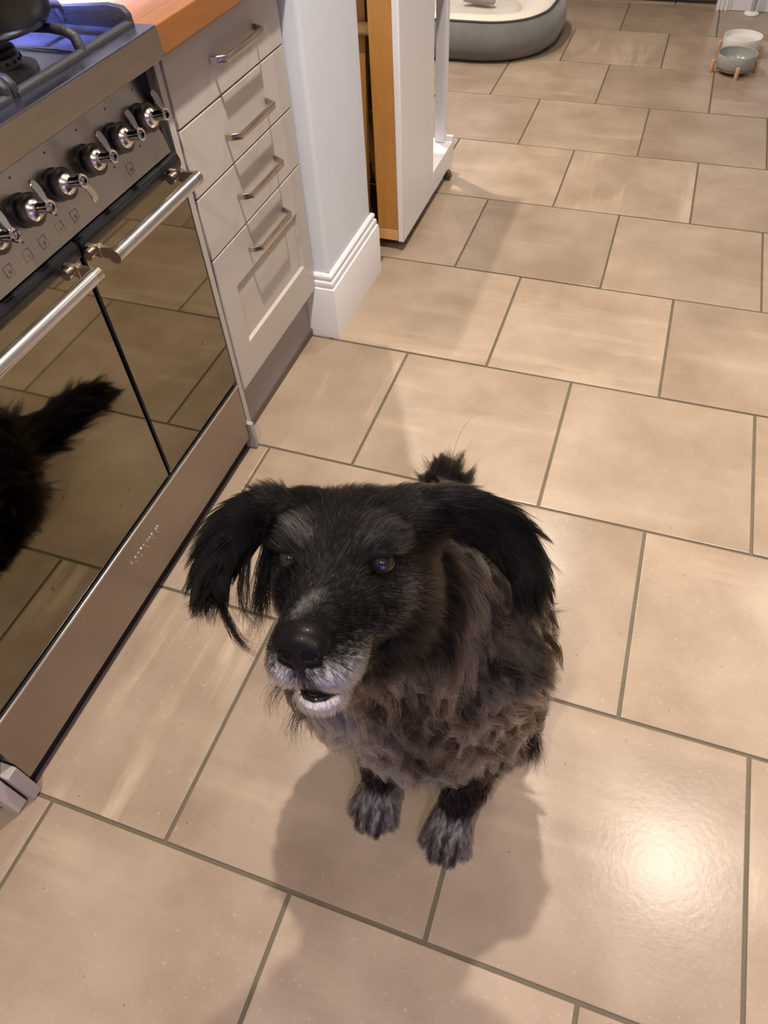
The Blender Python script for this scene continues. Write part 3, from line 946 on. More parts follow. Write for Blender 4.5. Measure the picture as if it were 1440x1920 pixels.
class Field:
    def __init__(s, lo, hi, h):
        s.lo, s.h = np.array(lo, float), h
        s.n = np.ceil((np.array(hi) - s.lo) / h).astype(int) + 1
        s.v = np.full(s.n, 0.15, np.float32)

    def region(s, lo, hi):
        a = np.clip(np.floor((np.array(lo) - s.lo) / s.h).astype(int), 0, s.n)
        b = np.clip(np.ceil((np.array(hi) - s.lo) / s.h).astype(int) + 1, 0, s.n)
        sl = tuple(slice(i, j) for i, j in zip(a, b))
        ax = [(s.lo[k] + s.h * np.arange(a[k], b[k])).astype(np.float32) for k in range(3)]
        return sl, np.meshgrid(*ax, indexing='ij', sparse=True)

    def blend(s, sl, d, k, sub=False):
        v = s.v[sl]
        if sub:
            d = -d
            hh = np.clip(0.5 - 0.5 * (v - d) / k, 0, 1)
            s.v[sl] = v * (1 - hh) + d * hh + k * hh * (1 - hh)
        else:
            hh = np.clip(0.5 + 0.5 * (v - d) / k, 0, 1)
            s.v[sl] = v * (1 - hh) + d * hh - k * hh * (1 - hh)

    def ell(s, c, r, axes=None, k=0.02, sub=False):
        c = np.array(c, float); r = np.array(r, float)
        m = r.max() + 0.06
        sl, (X, Y, Z) = s.region(c - m, c + m)
        if s.v[sl].size == 0: return
        A = np.eye(3) if axes is None else np.array(axes)
        dx, dy, dz = X - c[0], Y - c[1], Z - c[2]
        q = [A[i, 0] * dx + A[i, 1] * dy + A[i, 2] * dz for i in range(3)]
        k0 = np.sqrt(sum((q[i] / r[i]) ** 2 for i in range(3)))
        k1 = np.sqrt(sum((q[i] / r[i] ** 2) ** 2 for i in range(3))) + 1e-9
        s.blend(sl, k0 * (k0 - 1) / k1, k, sub)

    def cone(s, a, b, ra, rb, k=0.02, sub=False):
        a = np.array(a, float); b = np.array(b, float)
        m = max(ra, rb) + 0.06
        sl, (X, Y, Z) = s.region(np.minimum(a, b) - m, np.maximum(a, b) + m)
        if s.v[sl].size == 0: return
        ab = b - a
        t = ((X - a[0]) * ab[0] + (Y - a[1]) * ab[1] + (Z - a[2]) * ab[2]) / ab.dot(ab)
        t = np.clip(t, 0, 1)
        d = np.sqrt((X - a[0] - t * ab[0]) ** 2 + (Y - a[1] - t * ab[1]) ** 2 + (Z - a[2] - t * ab[2]) ** 2)
        s.blend(sl, d - (ra + (rb - ra) * t), k, sub)

    def mesh(s):
        v = s.v
        ins = v < 0
        n = np.array(v.shape)
        c = [ins[i:n[0] - 1 + i, j:n[1] - 1 + j, k:n[2] - 1 + k] for i in (0, 1) for j in (0, 1) for k in (0, 1)]
        tot = sum(x.astype(np.int8) for x in c)
        cells = np.argwhere((tot > 0) & (tot < 8))
        idx = np.full(n - 1, -1, np.int64)
        idx[tuple(cells.T)] = np.arange(len(cells))
        acc = np.zeros((len(cells), 3)); cnt = np.zeros(len(cells))
        corners = [(i, j, k) for i in (0, 1) for j in (0, 1) for k in (0, 1)]
        val = {q: v[cells[:, 0] + q[0], cells[:, 1] + q[1], cells[:, 2] + q[2]].astype(float) for q in corners}
        for q in corners:
            for ax in range(3):
                if q[ax] == 1: continue
                q2 = list(q); q2[ax] = 1; q2 = tuple(q2)
                a, b = val[q], val[q2]
                m = (a < 0) != (b < 0)
                t = np.where(m, a / np.where(m, a - b, 1), 0)
                p = np.tile(np.array(q, float), (len(cells), 1))
                p[:, ax] += t
                acc += p * m[:, None]; cnt += m
        P = s.lo + s.h * (cells + acc / cnt[:, None])
        faces = []
        for ax in range(3):
            o1, o2 = [(1, 2), (2, 0), (0, 1)][ax]
            sl0 = [slice(None)] * 3; sl1 = [slice(None)] * 3
            sl0[ax] = slice(0, n[ax] - 1); sl1[ax] = slice(1, n[ax])
            A, B = ins[tuple(sl0)], ins[tuple(sl1)]
            e = np.argwhere(A != B)
            e = e[(e[:, o1] > 0) & (e[:, o2] > 0) & (e[:, o1] < n[o1] - 1) & (e[:, o2] < n[o2] - 1)]
            flip = A[tuple(e.T)]
            d1 = np.zeros(3, int); d1[o1] = 1
            d2 = np.zeros(3, int); d2[o2] = 1
            g = lambda q: idx[tuple(q.T)]
            quad = np.stack([g(e - d1 - d2), g(e - d2), g(e), g(e - d1)], 1)
            quad[~flip] = quad[~flip][:, ::-1]
            faces.append(quad)
        F = np.concatenate(faces)
        F = F[(F >= 0).all(1)]
        return P, F


def np_mesh(name, P, F):
    me = bpy.data.meshes.new(name)
    me.vertices.add(len(P))
    me.vertices.foreach_set('co', P.astype(np.float32).ravel())
    me.loops.add(F.size)
    me.loops.foreach_set('vertex_index', F.ravel().astype(np.int32))
    me.polygons.add(len(F))
    me.polygons.foreach_set('loop_start', (np.arange(len(F)) * F.shape[1]).astype(np.int32))
    me.update(calc_edges=True)
    me.validate()
    me.polygons.foreach_set('use_smooth', [True] * len(me.polygons))
    return me


HA = np.stack([HL, HF, HU])
fd = Field((0.20, -0.01, -0.012), (0.72, 1.00, 0.87), 0.004)
# torso, sitting
fd.ell((0.452, 0.268, 0.325), (0.128, 0.116, 0.200), k=0.03)
fd.ell((0.376, 0.246, 0.385), (0.096, 0.100, 0.155), k=0.04)
fd.cone((0.458, 0.320, 0.450), (0.425, 0.520, 0.235), 0.115, 0.122, k=0.05)
fd.ell((0.412, 0.560, 0.160), (0.125, 0.120, 0.140), k=0.05)
fd.cone((0.455, 0.300, 0.520), tuple(hp(0, -0.092, -0.056)), 0.102, 0.066, k=0.05)
fd.cone((0.455, 0.225, 0.440), tuple(hp(0, -0.055, -0.085)), 0.085, 0.052, k=0.05)
# haunches and hind feet
for sgn, xx in ((1, 0.535), (-1, 0.288)):
    fd.ell((xx, 0.485, 0.130), (0.062, 0.125, 0.115), k=0.04)
    fd.cone((xx + sgn * 0.022, 0.470, 0.075), (xx + sgn * 0.045, 0.385, 0.045), 0.048, 0.032, k=0.03)
    fd.cone((xx + sgn * 0.045, 0.420, 0.034), (xx + sgn * 0.052, 0.335, 0.026), 0.030, 0.025, k=0.02)
# front legs
legs = [[(0.545, 0.275, 0.430), (0.556, 0.285, 0.285), (0.540, 0.218, 0.100), (0.532, 0.185, 0.040)],
        [(0.392, 0.275, 0.430), (0.384, 0.280, 0.285), (0.400, 0.215, 0.100), (0.405, 0.185, 0.040)]]
for lg in legs:
    fd.cone(lg[0], lg[1], 0.062, 0.050, k=0.04)
    fd.cone(lg[1], lg[2], 0.046, 0.031, k=0.03)
    fd.cone(lg[2], lg[3], 0.031, 0.029, k=0.02)
paws = [((0.530, 0.160), 0.0), ((0.404, 0.166), 0.06)]
for (px, py), rot in paws:
    fd.ell((px, py, 0.027), (0.034, 0.040, 0.026), k=0.012)
    for i, (dx, dy, r) in enumerate(((-0.028, -0.018, 0.0125), (-0.0105, -0.034, 0.0140), (0.0105, -0.034, 0.0140), (0.028, -0.018, 0.0125))):
        fd.cone((px + dx * 0.8, py + dy * 0.4, 0.026), (px + dx, py + dy, 0.0155), r, r, k=0.006)
# tail stretched out behind on the floor
tl = [(0.395, 0.640, 0.075), (0.365, 0.730, 0.042), (0.340, 0.810, 0.036), (0.322, 0.875, 0.034), (0.312, 0.925, 0.032)]
for i in range(4):
    fd.cone(tl[i], tl[i + 1], (0.040, 0.030, 0.027, 0.022)[i], (0.030, 0.027, 0.022, 0.014)[i], k=0.02)
# skull
fd.ell(hp(-0.006, -0.056, -0.016), (0.065, 0.070, 0.051), HA, k=0.02)
fd.ell(hp(0, -0.026, -0.006), (0.054, 0.046, 0.034), HA, k=0.02)
for s in (-1, 1):
    fd.ell(hp(s * 0.033, -0.010, 0.012), (0.021, 0.020, 0.016), HA, k=0.014)
    fd.ell(hp(s * 0.038 - 0.006, -0.046, -0.048), (0.033, 0.046, 0.044), HA, k=0.025)
    fd.ell(hp(s * 0.030, 0.000, -0.034), (0.026, 0.034, 0.028), HA, k=0.02)
# muscle at the root of the ears makes the top of the head broad and flat
fd.ell(hp(-0.056, -0.068, 0.006), (0.030, 0.034, 0.029), HA, k=0.02)
fd.ell(hp(0.050, -0.078, 0.008), (0.032, 0.034, 0.028), HA, k=0.02)
# muzzle
fd.cone(hp(0, -0.012, -0.010), hp(0, 0.082, -0.029), 0.029, 0.0215, k=0.02)
fd.cone(hp(0, -0.010, -0.040), hp(0, 0.072, -0.046), 0.040, 0.0265, k=0.02)
for s in (-1, 1):
    fd.ell(hp(s * 0.0185, 0.066, -0.051), (0.0190, 0.034, 0.0230), HA, k=0.010)
fd.cone(hp(0, -0.030, -0.074), hp(0, 0.066, -0.0885), 0.034, 0.0135, k=0.014)
fd.ell(hp(0, 0.094, -0.030), (0.0190, 0.012, 0.0165), HA, k=0.008)
fd.ell(hp(0, 0.066, -0.0895), (0.0190, 0.019, 0.0085), HA, k=0.008)
# mouth slit, slightly open at the front
fd.ell(hp(0, 0.084, -0.0795), (0.0160, 0.026, 0.0050), HA, k=0.004, sub=True)
for s in (-1, 1):
    fd.ell(hp(s * 0.033, 0.030, -0.0785), (0.006, 0.060, 0.0030), HA, k=0.005, sub=True)
    # eye sockets and heavy upper lids
    fd.ell(hp(s * 0.0405, 0.013, -0.0010), (0.0122, 0.0125, 0.0086), HA, k=0.004, sub=True)
    fd.ell(hp(s * 0.0405, 0.0080, 0.0104), (0.0145, 0.0094, 0.0050), HA, k=0.005)

# ears: drop flaps held out sideways
def bez(P, t):
    P = [np.array(p, float) for p in P]
    a = [P[i] * (1 - t) + P[i + 1] * t for i in range(3)]
    b = [a[i] * (1 - t) + a[i + 1] * t for i in range(2)]
    return b[0] * (1 - t) + b[1] * t


EAR = {
    'R': ([(0.341, 0.189, 0.756), (0.305, 0.181, 0.748), (0.283, 0.138, 0.742), (0.311, 0.099, 0.735)],
          [(0.332, 0.176, 0.723), (0.308, 0.177, 0.712), (0.314, 0.14, 0.714), (0.315, 0.104, 0.725)]),
    'L': ([(0.477, 0.226, 0.761), (0.529, 0.249, 0.757), (0.577, 0.243, 0.724), (0.579, 0.204, 0.707)],
          [(0.496, 0.229, 0.719), (0.521, 0.247, 0.706), (0.552, 0.227, 0.694), (0.57, 0.202, 0.695)]),
}
ear_pts = {}
for side, (e0, e1) in EAR.items():
    pts = []
    for t in np.linspace(0, 1, 15):
        a, b = bez(e0, t), bez(e1, t)
        w0 = 0.5 - 0.5 * (1 - 0.85 * (max(0, t - 0.40) / 0.60) ** 1.2)
        for w in np.linspace(w0, 1 - w0, 8):
            p = a * (1 - w) + b * w
            pts.append((p, t, w))
            fd.ell(p, (0.0078, 0.0078, 0.0078), k=0.010)
    ear_pts[side] = pts

DP, DF = fd.mesh()
# ground the soles
DP[:, 2] = np.maximum(DP[:, 2], 0.0006)
dog_me = np_mesh('dog', DP, DF)

# ---- paint ----------------------------------------------------------------


def sstep(a, b, x):
    t = np.clip((x - a) / (b - a), 0, 1)
    return t * t * (3 - 2 * t)


def gauss(P, c, r):
    return np.exp(-((P - np.array(c)) ** 2).sum(-1) / (r * r))


def segd(P, a, b):
    a = np.array(a, float); b = np.array(b, float)
    t = np.clip(((P - a) @ (b - a)) / ((b - a) @ (b - a)), 0, 1)
    return np.linalg.norm(P - a - t[:, None] * (b - a), axis=1)


ear_arr = np.array([p for s in 'RL' for (p, t, w) in ear_pts[s]])
ear_t = np.array([t for s in 'RL' for (p, t, w) in ear_pts[s]])


def ear_dist(P):
    out = np.empty(len(P)); tt = np.empty(len(P))
    for i in range(0, len(P), 20000):
        d = ((P[i:i + 20000, None, :] - ear_arr[None]) ** 2).sum(-1)
        j = d.argmin(1)
        out[i:i + 20000] = np.sqrt(d[np.arange(len(j)), j]); tt[i:i + 20000] = ear_t[j]
    return out, tt


BLACK = np.array([0.0030, 0.0025, 0.0026])
DARK = np.array([0.012, 0.0085, 0.0070])
BROWN = np.array([0.105, 0.080, 0.061])
TAN = np.array([0.27, 0.212, 0.155])
GREY = np.array([0.27, 0.25, 0.24])
WHITE = np.array([0.66, 0.63, 0.62])


def regions(P):
    """weights used both for colour and for the coat"""
    l, f, u = to_head(P)
    ed, et = ear_dist(P)
    R = {}
    R['ear'] = np.where(et > 0.18, sstep(0.030, 0.016, ed), 0)
    R['et'] = et
    hd_ = np.linalg.norm(P - hp(0, -0.03, -0.01), axis=1)
    headz = sstep(-0.135, -0.100, f) * sstep(-0.140, -0.116, u) * (np.abs(l) < 0.11)
    R['head'] = headz * (1 - R['ear'])
    R['muzzle'] = R['head'] * sstep(0.005, 0.030, f)
    R['l'], R['f'], R['u'] = l, f, u
    z = P[:, 2]
    R['tail'] = sstep(0.66, 0.72, P[:, 1]) * (z < 0.2)
    paw = np.zeros(len(P))
    for (px, py), _ in paws:
        paw = np.maximum(paw, sstep(0.075, 0.060, np.hypot(P[:, 0] - px, P[:, 1] - py + 0.005)) * sstep(0.075, 0.055, z))
    R['paw'] = paw
    fl = np.zeros(len(P))
    for lg in legs:
        fl = np.maximum(fl, sstep(0.060, 0.045, np.minimum(segd(P, lg[1], lg[2]), segd(P, lg[2], lg[3]))) * sstep(0.30, 0.24, z))
    R['leg'] = fl * (1 - paw)
    return R


def paint(P, R, rnd, rnd2):
    """fur colour per root; rnd, rnd2 in 0..1"""
    l, f, u = R['l'], R['f'], R['u']
    x, y, z = P.T
    n = len(P)
    mixw = lambda w, a, b: a * (1 - w[:, None]) + b * w[:, None]
    # body: streaky brown, dark and tan hairs
    sel = rnd[:, None]
    body = np.where(sel < 0.33, DARK, np.where(sel < 0.66, BROWN * 1.2, TAN * 1.15))
    side = sstep(0.47, 0.55, x)                       # the dog's left side catches browner hair
    # darker saddle: back, shoulder top, behind the ears
    saddle = np.clip(sstep(0.38, 0.46, y) + 0.8 * gauss(P, (0.56, 0.30, 0.60), 0.07), 0, 1)
    body = mixw(saddle * (rnd2 < 0.75), body, np.tile(DARK, (n, 1)))
    # white-grey chest blaze and its fringe
    chest = np.clip(0.9 * gauss(P, (0.400, 0.160, 0.43), 0.048) + 0.8 * gauss(P, (0.395, 0.16, 0.34), 0.045) + 1.1 * gauss(P, (0.405, 0.175, 0.255), 0.048)
                    + 1.0 * gauss(P, (0.47, 0.165, 0.232), 0.042) + 0.9 * gauss(P, (0.53, 0.18, 0.238), 0.042), 0, 1)
    body = mixw(np.clip(chest * 1.35, 0, 1) * (rnd2 < 0.88), body, np.where(sel < 0.3, GREY, WHITE * 0.9))
    # darker throat
    throat = gauss(P, (0.47, 0.14, 0.53), 0.060) + 0.9 * gauss(P, (0.478, 0.155, 0.345), 0.055)
    body = mixw(np.clip(throat * 1.2, 0, 1) * (rnd < 0.8), body, np.tile(DARK * 0.9, (n, 1)))
    c = body
    # front legs dark brown, paws grey with pale toes
    c = mixw(R['leg'] * (rnd < 0.9), c, np.tile(DARK * 1.1, (n, 1)))
    toes = R['paw']
    pc = np.where(sel < 0.45, GREY * 1.2, np.where(sel < 0.64, DARK * 2.2, WHITE))
    gap = np.zeros(n)
    for (px_, py_), _ in paws:
        for gx in (-0.0195, 0.0, 0.0195):
            gap = np.maximum(gap, np.exp(-((x - px_ - gx) / 0.0045) ** 2) * sstep(py_ - 0.005, py_ - 0.022, y) * (np.abs(x - px_) < 0.06))
    pc = mixw(np.clip(gap, 0, 1), pc, np.tile(DARK, (n, 1)))  # shade between the toes painted into the fur colour
    c = mixw(toes, c, pc)
    # hind feet dark
    hind = sstep(0.09, 0.05, z) * sstep(0.30, 0.34, y) * (1 - R['tail'])
    c = mixw(hind * (rnd < 0.8), c, np.tile(DARK, (n, 1)))
    # tail, ears: black
    c = mixw(R['tail'], c, np.tile(BLACK * 1.2, (n, 1)))
    # head
    hc = np.where(sel < 0.78, BLACK * 2.4, np.where(sel < 0.95, DARK, BROWN * 0.9))
    # brown cheek on the dog's left
    wch = np.clip(gauss(P, hp(0.058, -0.040, -0.035), 0.032), 0, 1)
    hc = mixw(wch * (rnd < 0.6), hc, np.tile(BROWN * 1.2, (n, 1)))
    # greying around the eyes
    g = 0
    for s in (-1, 1):
        a = 1.35 if s < 0 else 0.95
        g = g + a * 1.2 * gauss(P, hp(s * 0.028, 0.003, 0.017), 0.0112) + 0.40 * gauss(P, hp(s * 0.044, -0.008, 0.018), 0.011)
        g = g + 0.95 * gauss(P, hp(s * 0.054, -0.004, -0.024), 0.017)
        g = g + 0.50 * gauss(P, hp(s * 0.046, 0.012, -0.040), 0.020)
    hc = mixw((rnd2 < np.clip(g, 0, 1) * 0.62).astype(float), hc, np.where(sel < 0.35, GREY * 0.9, WHITE * 0.9))
    # salt and pepper on the bridge
    br = 0.14 * gauss(P, hp(0, 0.040, -0.010), 0.05) + 0.03
    hc = mixw((rnd2 < br).astype(float), hc, np.tile(GREY * 0.8, (n, 1)))
    # white slash above the nose
    sl_ = np.exp(-(segd(P, hp(-0.014, 0.096, -0.010), hp(0.003, 0.068, 0.000)) / 0.0075) ** 2)
    hc = mixw((rnd2 < sl_ * 0.68).astype(float), hc, np.where(sel < 0.45, GREY, WHITE * 0.8))
    # white lips and chin
    wm = sstep(0.022, 0.082, f) * sstep(-0.022, -0.060, u)
    wm = wm * (1 - 0.80 * np.exp(-(l / 0.008) ** 2) * sstep(-0.072, -0.060, u) * sstep(0.08, 0.09, f))
    wm2 = sstep(0.02, 0.06, f) * sstep(-0.070, -0.080, u)
    pr = np.clip(np.maximum(wm * 1.0, wm2 * 0.92), 0, 1)
    hc = mixw((rnd2 < pr).astype(float), hc, np.where(sel < 0.25, GREY * 1.3, WHITE * 1.15))
    c = mixw(R['head'], c, hc)
    c = mixw(R['ear'], c, np.where(sel < 0.85, BLACK * 0.8, DARK * 1.6))
    # ruff below the cheek: pale brown sweep
    ruff = gauss(P, (0.515, 0.190, 0.640), 0.050)
    c = mixw(np.clip(ruff, 0, 1) * (rnd2 < 0.75) * (1 - R['ear']) * (1 - R['head']), c, np.where(sel < 0.4, BROWN * 1.5, GREY * 0.9))
    return np.clip(c, 0.002, 0.9)


# skin colour on the mesh
rs = np.random.RandomState(5)
RV = regions(DP)
vc = sum(paint(DP, RV, rs.rand(len(DP)), rs.rand(len(DP))) for _ in range(10)) / 10 * 0.42
pads = (DP[:, 2] < 0.006)
vc[pads] = BLACK
hw = (RV['head'] * 0.45 * (1 - RV['muzzle'] * sstep(-0.030, -0.050, RV['u'])))[:, None]
vc = vc * (1 - hw)
vc = np.clip(vc * (1 + 1.1 * RV['muzzle'] * sstep(-0.034, -0.054, RV['u']))[:, None], 0, 0.6)
under_nose = (RV['f'] > 0.078) & (np.abs(RV['l']) < 0.018) & (RV['u'] > -0.044) & (RV['u'] < -0.010)
vc[under_nose] = BLACK
l_, f_, u_ = RV['l'], RV['f'], RV['u']
dark_skin = np.zeros(len(DP))
for s in (-1, 1):
    dark_skin = np.maximum(dark_skin, sstep(0.0200, 0.0160, np.linalg.norm(DP - hp(s * 0.0405, 0.010, 0.0015), axis=1)))
dark_skin = np.maximum(dark_skin, (np.abs(u_ + 0.0795) < 0.0055) * (f_ > 0.06) * (np.abs(l_) < 0.017))
vc = vc * (1 - dark_skin[:, None]) + np.array([0.008, 0.006, 0.006]) * dark_skin[:, None]
at_ = dog_me.attributes.new('coat', 'FLOAT_COLOR', 'POINT')
at_.data.foreach_set('color', np.concatenate([vc, np.ones((len(vc), 1))], 1).astype(np.float32).ravel())

sk = bpy.data.materials.new('dog_skin')
sk.use_nodes = True
_n = sk.node_tree.nodes.new('ShaderNodeAttribute'); _n.attribute_name = 'coat'
sk.node_tree.links.new(_n.outputs['Color'], sk.node_tree.nodes['Principled BSDF'].inputs['Base Color'])
sk.node_tree.nodes['Principled BSDF'].inputs['Roughness'].default_value = 0.85
sk.node_tree.nodes['Principled BSDF'].inputs['Specular IOR Level'].default_value = 0.12
dog_me.materials.append(sk)
dog = bpy.data.objects.new('dog', dog_me)
COL.objects.link(dog)
tag(dog, 'shaggy black and brown dog with grey muzzle sitting on the tiled floor looking up', 'dog')

# ---- eyes -------------------------------------------------------------------


def eye_material():
    m = bpy.data.materials.new('dog_eye')
    m.use_nodes = True
    N, L = m.node_tree.nodes, m.node_tree.links
    p = N['Principled BSDF']
    a = N.new('ShaderNodeAttribute'); a.attribute_name = 'axial'
    r = N.new('ShaderNodeValToRGB')
    e = r.color_ramp.elements
    e[0].position, e[0].color = 0.0, (0.008, 0.010, 0.016, 1)
    e[1].position, e[1].color = 1.0, (0.03, 0.018, 0.014, 1)
    for pos, colr in ((0.30, (0.012, 0.016, 0.026, 1)), (0.45, (0.005, 0.006, 0.009, 1)), (0.49, (0.028, 0.012, 0.005, 1)), (0.62, (0.046, 0.020, 0.008, 1)), (0.67, (0.008, 0.005, 0.004, 1))):
        q = e.new(pos); q.color = colr
    L.new(a.outputs['Fac'], r.inputs[0])
    L.new(r.outputs[0], p.inputs['Base Color'])
    p.inputs['Roughness'].default_value = 0.08
    p.inputs['Coat Weight'].default_value = 0.6
    p.inputs['Specular IOR Level'].default_value = 0.3
    p.inputs['Coat Roughness'].default_value = 0.02
    return m


EYE = eye_material()
cam_p = np.array([0.590, -0.171, 1.240])
for s in (-1, 1):
    c = hp(s * 0.0400, 0.0060, 0.0000)
    gaze = cam_p - c
    gaze = gaze / np.linalg.norm(gaze)
    gaze = gaze + 0.35 * HF - 0.10 * HL
    gaze /= np.linalg.norm(gaze)
    bm = bmesh.new()
    prof = [(0.0102 * math.sin(a), 0.0102 * math.cos(a) + 0.0008 * math.exp(-(a / 0.5) ** 2)) for a in np.linspace(math.pi, 0, 26)]
    prof[0] = (0, prof[0][1]); prof[-1] = (0, prof[-1][1])
    b_lathe(bm, prof, c, gaze, 32)
    o = from_bm('eye', bm, EYE, dog, smooth=True)
    co = np.empty(len(o.data.vertices) * 3); o.data.vertices.foreach_get('co', co); co = co.reshape(-1, 3) - c
    ax = np.arccos(np.clip(co @ gaze / np.linalg.norm(co, axis=1), -1, 1)) / (math.pi / 2)
    aa = o.data.attributes.new('axial', 'FLOAT', 'POINT')
    aa.data.foreach_set('value', np.clip(ax, 0, 1).astype(np.float32))
    o['label'] = 'dark brown eye with cloudy bluish pupil'

# ---- nose -------------------------------------------------------------------
nf = Field(hp(0, 0.097, -0.024) - 0.04, hp(0, 0.097, -0.024) + 0.04, 0.0012)
nf.ell(hp(0, 0.0950, -0.0235), (0.0205, 0.0140, 0.0135), HA, k=0.006)
nf.ell(hp(0, 0.0960, -0.0355), (0.0135, 0.0110, 0.0150), HA, k=0.008)
for s in (-1, 1):
    nf.ell(hp(s * 0.0125, 0.0970, -0.0290), (0.0090, 0.0110, 0.0100), HA, k=0.005)
    nf.ell(hp(s * 0.0092, 0.1105, -0.0305), (0.0062, 0.0110, 0.0046), HA, k=0.002, sub=True)
    nf.cone(hp(s * 0.0120, 0.110, -0.0315), hp(s * 0.0225, 0.098, -0.0355), 0.0020, 0.0014, k=0.002, sub=True)
nf.cone(hp(0, 0.1120, -0.0265), hp(0, 0.1085, -0.0505), 0.0012, 0.0010, k=0.0025, sub=True)
NP, NF = nf.mesh()
mat('dog_nose', (0.006, 0.0045, 0.0045), 0.40, spec=0.12, noise=0.3, nscale=300, bump=0.10, bscale=900, coat=0.05)
link('nose', np_mesh('nose', NP, NF), M['dog_nose'], dog, True)['label'] = 'moist black nose'
# lower lip gleam inside the open mouth
bm = bmesh.new()
b_tube(bm, [Vector(hp(-0.014, 0.0725, -0.0830)), Vector(hp(-0.008, 0.0810, -0.0833)), Vector(hp(0, 0.0835, -0.0835)), Vector(hp(0.008, 0.0810, -0.0833)), Vector(hp(0.014, 0.0725, -0.0830))], [0.0014, 0.0022, 0.0025, 0.0022, 0.0014], 10)
mat('lip_black', (0.010, 0.008, 0.008), 0.15)
from_bm('lip', bm, M['lip_black'], dog, smooth=True)

WISP = [
    ([(0.312, 0.103, 0.735), (0.330, 0.088, 0.700), (0.345, 0.062, 0.705), (0.373, 0.060, 0.702)], 70, 0.0030),
    ([(0.312, 0.105, 0.730), (0.318, 0.095, 0.700), (0.340, 0.070, 0.680), (0.365, 0.070, 0.700)], 40, 0.0045),
    ([(0.322, 0.150, 0.722), (0.326, 0.118, 0.700), (0.330, 0.095, 0.700), (0.366, 0.085, 0.705)], 40, 0.0040),
    ([(0.308, 0.110, 0.735), (0.300, 0.100, 0.715), (0.300, 0.085, 0.700), (0.306, 0.080, 0.690)], 40, 0.0050),
    ([(0.346, 0.165, 0.735), (0.340, 0.138, 0.705), (0.346, 0.112, 0.692), (0.358, 0.092, 0.690)], 320, 0.0080),
    ([(0.320, 0.160, 0.722), (0.330, 0.125, 0.705), (0.342, 0.095, 0.705), (0.352, 0.075, 0.702)], 25, 0.0040),
    ([(0.574, 0.205, 0.700), (0.580, 0.190, 0.680), (0.584, 0.180, 0.660), (0.582, 0.178, 0.640)], 50, 0.0040),
    ([(0.575, 0.280, 0.260), (0.618, 0.280, 0.235), (0.636, 0.272, 0.185), (0.632, 0.262, 0.115)], 420, 0.0105),
    ([(0.565, 0.300, 0.240), (0.600, 0.300, 0.215), (0.612, 0.288, 0.170), (0.608, 0.275, 0.110)], 300, 0.0110),
    ([(0.330, 0.200, 0.420), (0.300, 0.165, 0.420), (0.285, 0.140, 0.390), (0.295, 0.130, 0.360)], 60, 0.0120),
    ([(0.335, 0.190, 0.360), (0.312, 0.160, 0.350), (0.305, 0.135, 0.320), (0.318, 0.125, 0.300)], 60, 0.0120),
    ([(0.430, 0.470, 0.500), (0.420, 0.520, 0.560), (0.435, 0.580, 0.555), (0.470, 0.590, 0.530)], 1, 0.0010),
]

# ---- coat of hair -------------------------------------------------------------
# triangles with areas
T = np.concatenate([DF[:, [0, 1, 2]], DF[:, [0, 2, 3]]])
A, B, Cc = DP[T[:, 0]], DP[T[:, 1]], DP[T[:, 2]]
nrm = np.cross(B - A, Cc - A)
area = np.linalg.norm(nrm, axis=1) / 2
vn = np.zeros_like(DP)
for k in range(3):
    np.add.at(vn, T[:, k], nrm)
vn /= np.linalg.norm(vn, axis=1)[:, None] + 1e-12
# smooth the normals a little over neighbours for calm fur flow
for _ in range(2):
    acc = np.zeros_like(vn)
    for k in range(3):
        np.add.at(acc, T[:, k], vn[T].mean(1))
    vn = acc / (np.linalg.norm(acc, axis=1)[:, None] + 1e-12)

cen = (A + B + Cc) / 3
RT = regions(cen)
lift_ok = cen[:, 2] > 0.004
dens = np.full(len(T), 190e3)
dens = np.where(RT['head'] > 0.5, 560e3, dens)
dens = np.where(RT['muzzle'] > 0.5, 900e3, dens)
dens = np.where(RT['ear'] > 0.4, 330e3, dens)
dens = np.where(RT['paw'] > 0.5, 420e3, dens)
dens = np.where(RT['leg'] > 0.5, 330e3, dens)
dens = np.where(RT['tail'] > 0.5, 170e3, dens)
# back and underside out of sight: sparser
back = (cen[:, 1] > 0.42) & (RT['tail'] < 0.5)
dens = np.where(back, 120e3, dens)
# no fur on the eyes, nose, inside of the mouth, soles
for s in (-1, 1):
    dens = np.where(np.linalg.norm(cen - hp(s * 0.0405, 0.011, 0.0003), axis=1) < 0.0132, 0, dens)
dens = np.where((RT['f'] > 0.0865) & (np.abs(RT['l']) < 0.0185) & (RT['u'] > -0.042) & (RT['u'] < -0.014), 0, dens)
dens = np.where((np.abs(RT['u'] + 0.0795) < 0.0050) & (RT['f'] > 0.066) & (np.abs(RT['l']) < 0.016), 0, dens)
dens = np.where(~lift_ok, 0, dens)
wgt = area * dens
NS = int(wgt.sum())
pick = rs.choice(len(T), NS, p=wgt / wgt.sum())
r1, r2 = np.sqrt(rs.rand(NS)), rs.rand(NS)
bw = np.stack([1 - r1, r1 * (1 - r2), r1 * r2], 1)
P = (DP[T[pick]] * bw[:, :, None]).sum(1)
Nn = (vn[T[pick]] * bw[:, :, None]).sum(1)
Nn /= np.linalg.norm(Nn, axis=1)[:, None]
RR = regions(P)
l, f, u = RR['l'], RR['f'], RR['u']
x, y, z = P.T

# control points: position, flow direction, length, lift, curl
hv = lambda a, b, c: HL * a + HF * b + HU * c
CTL = []


def cp_(pos, d, ln, lift, curl=0.0):
    d = np.array(d, float)
    CTL.append((np.array(pos, float), d / np.linalg.norm(d), ln, lift, curl))


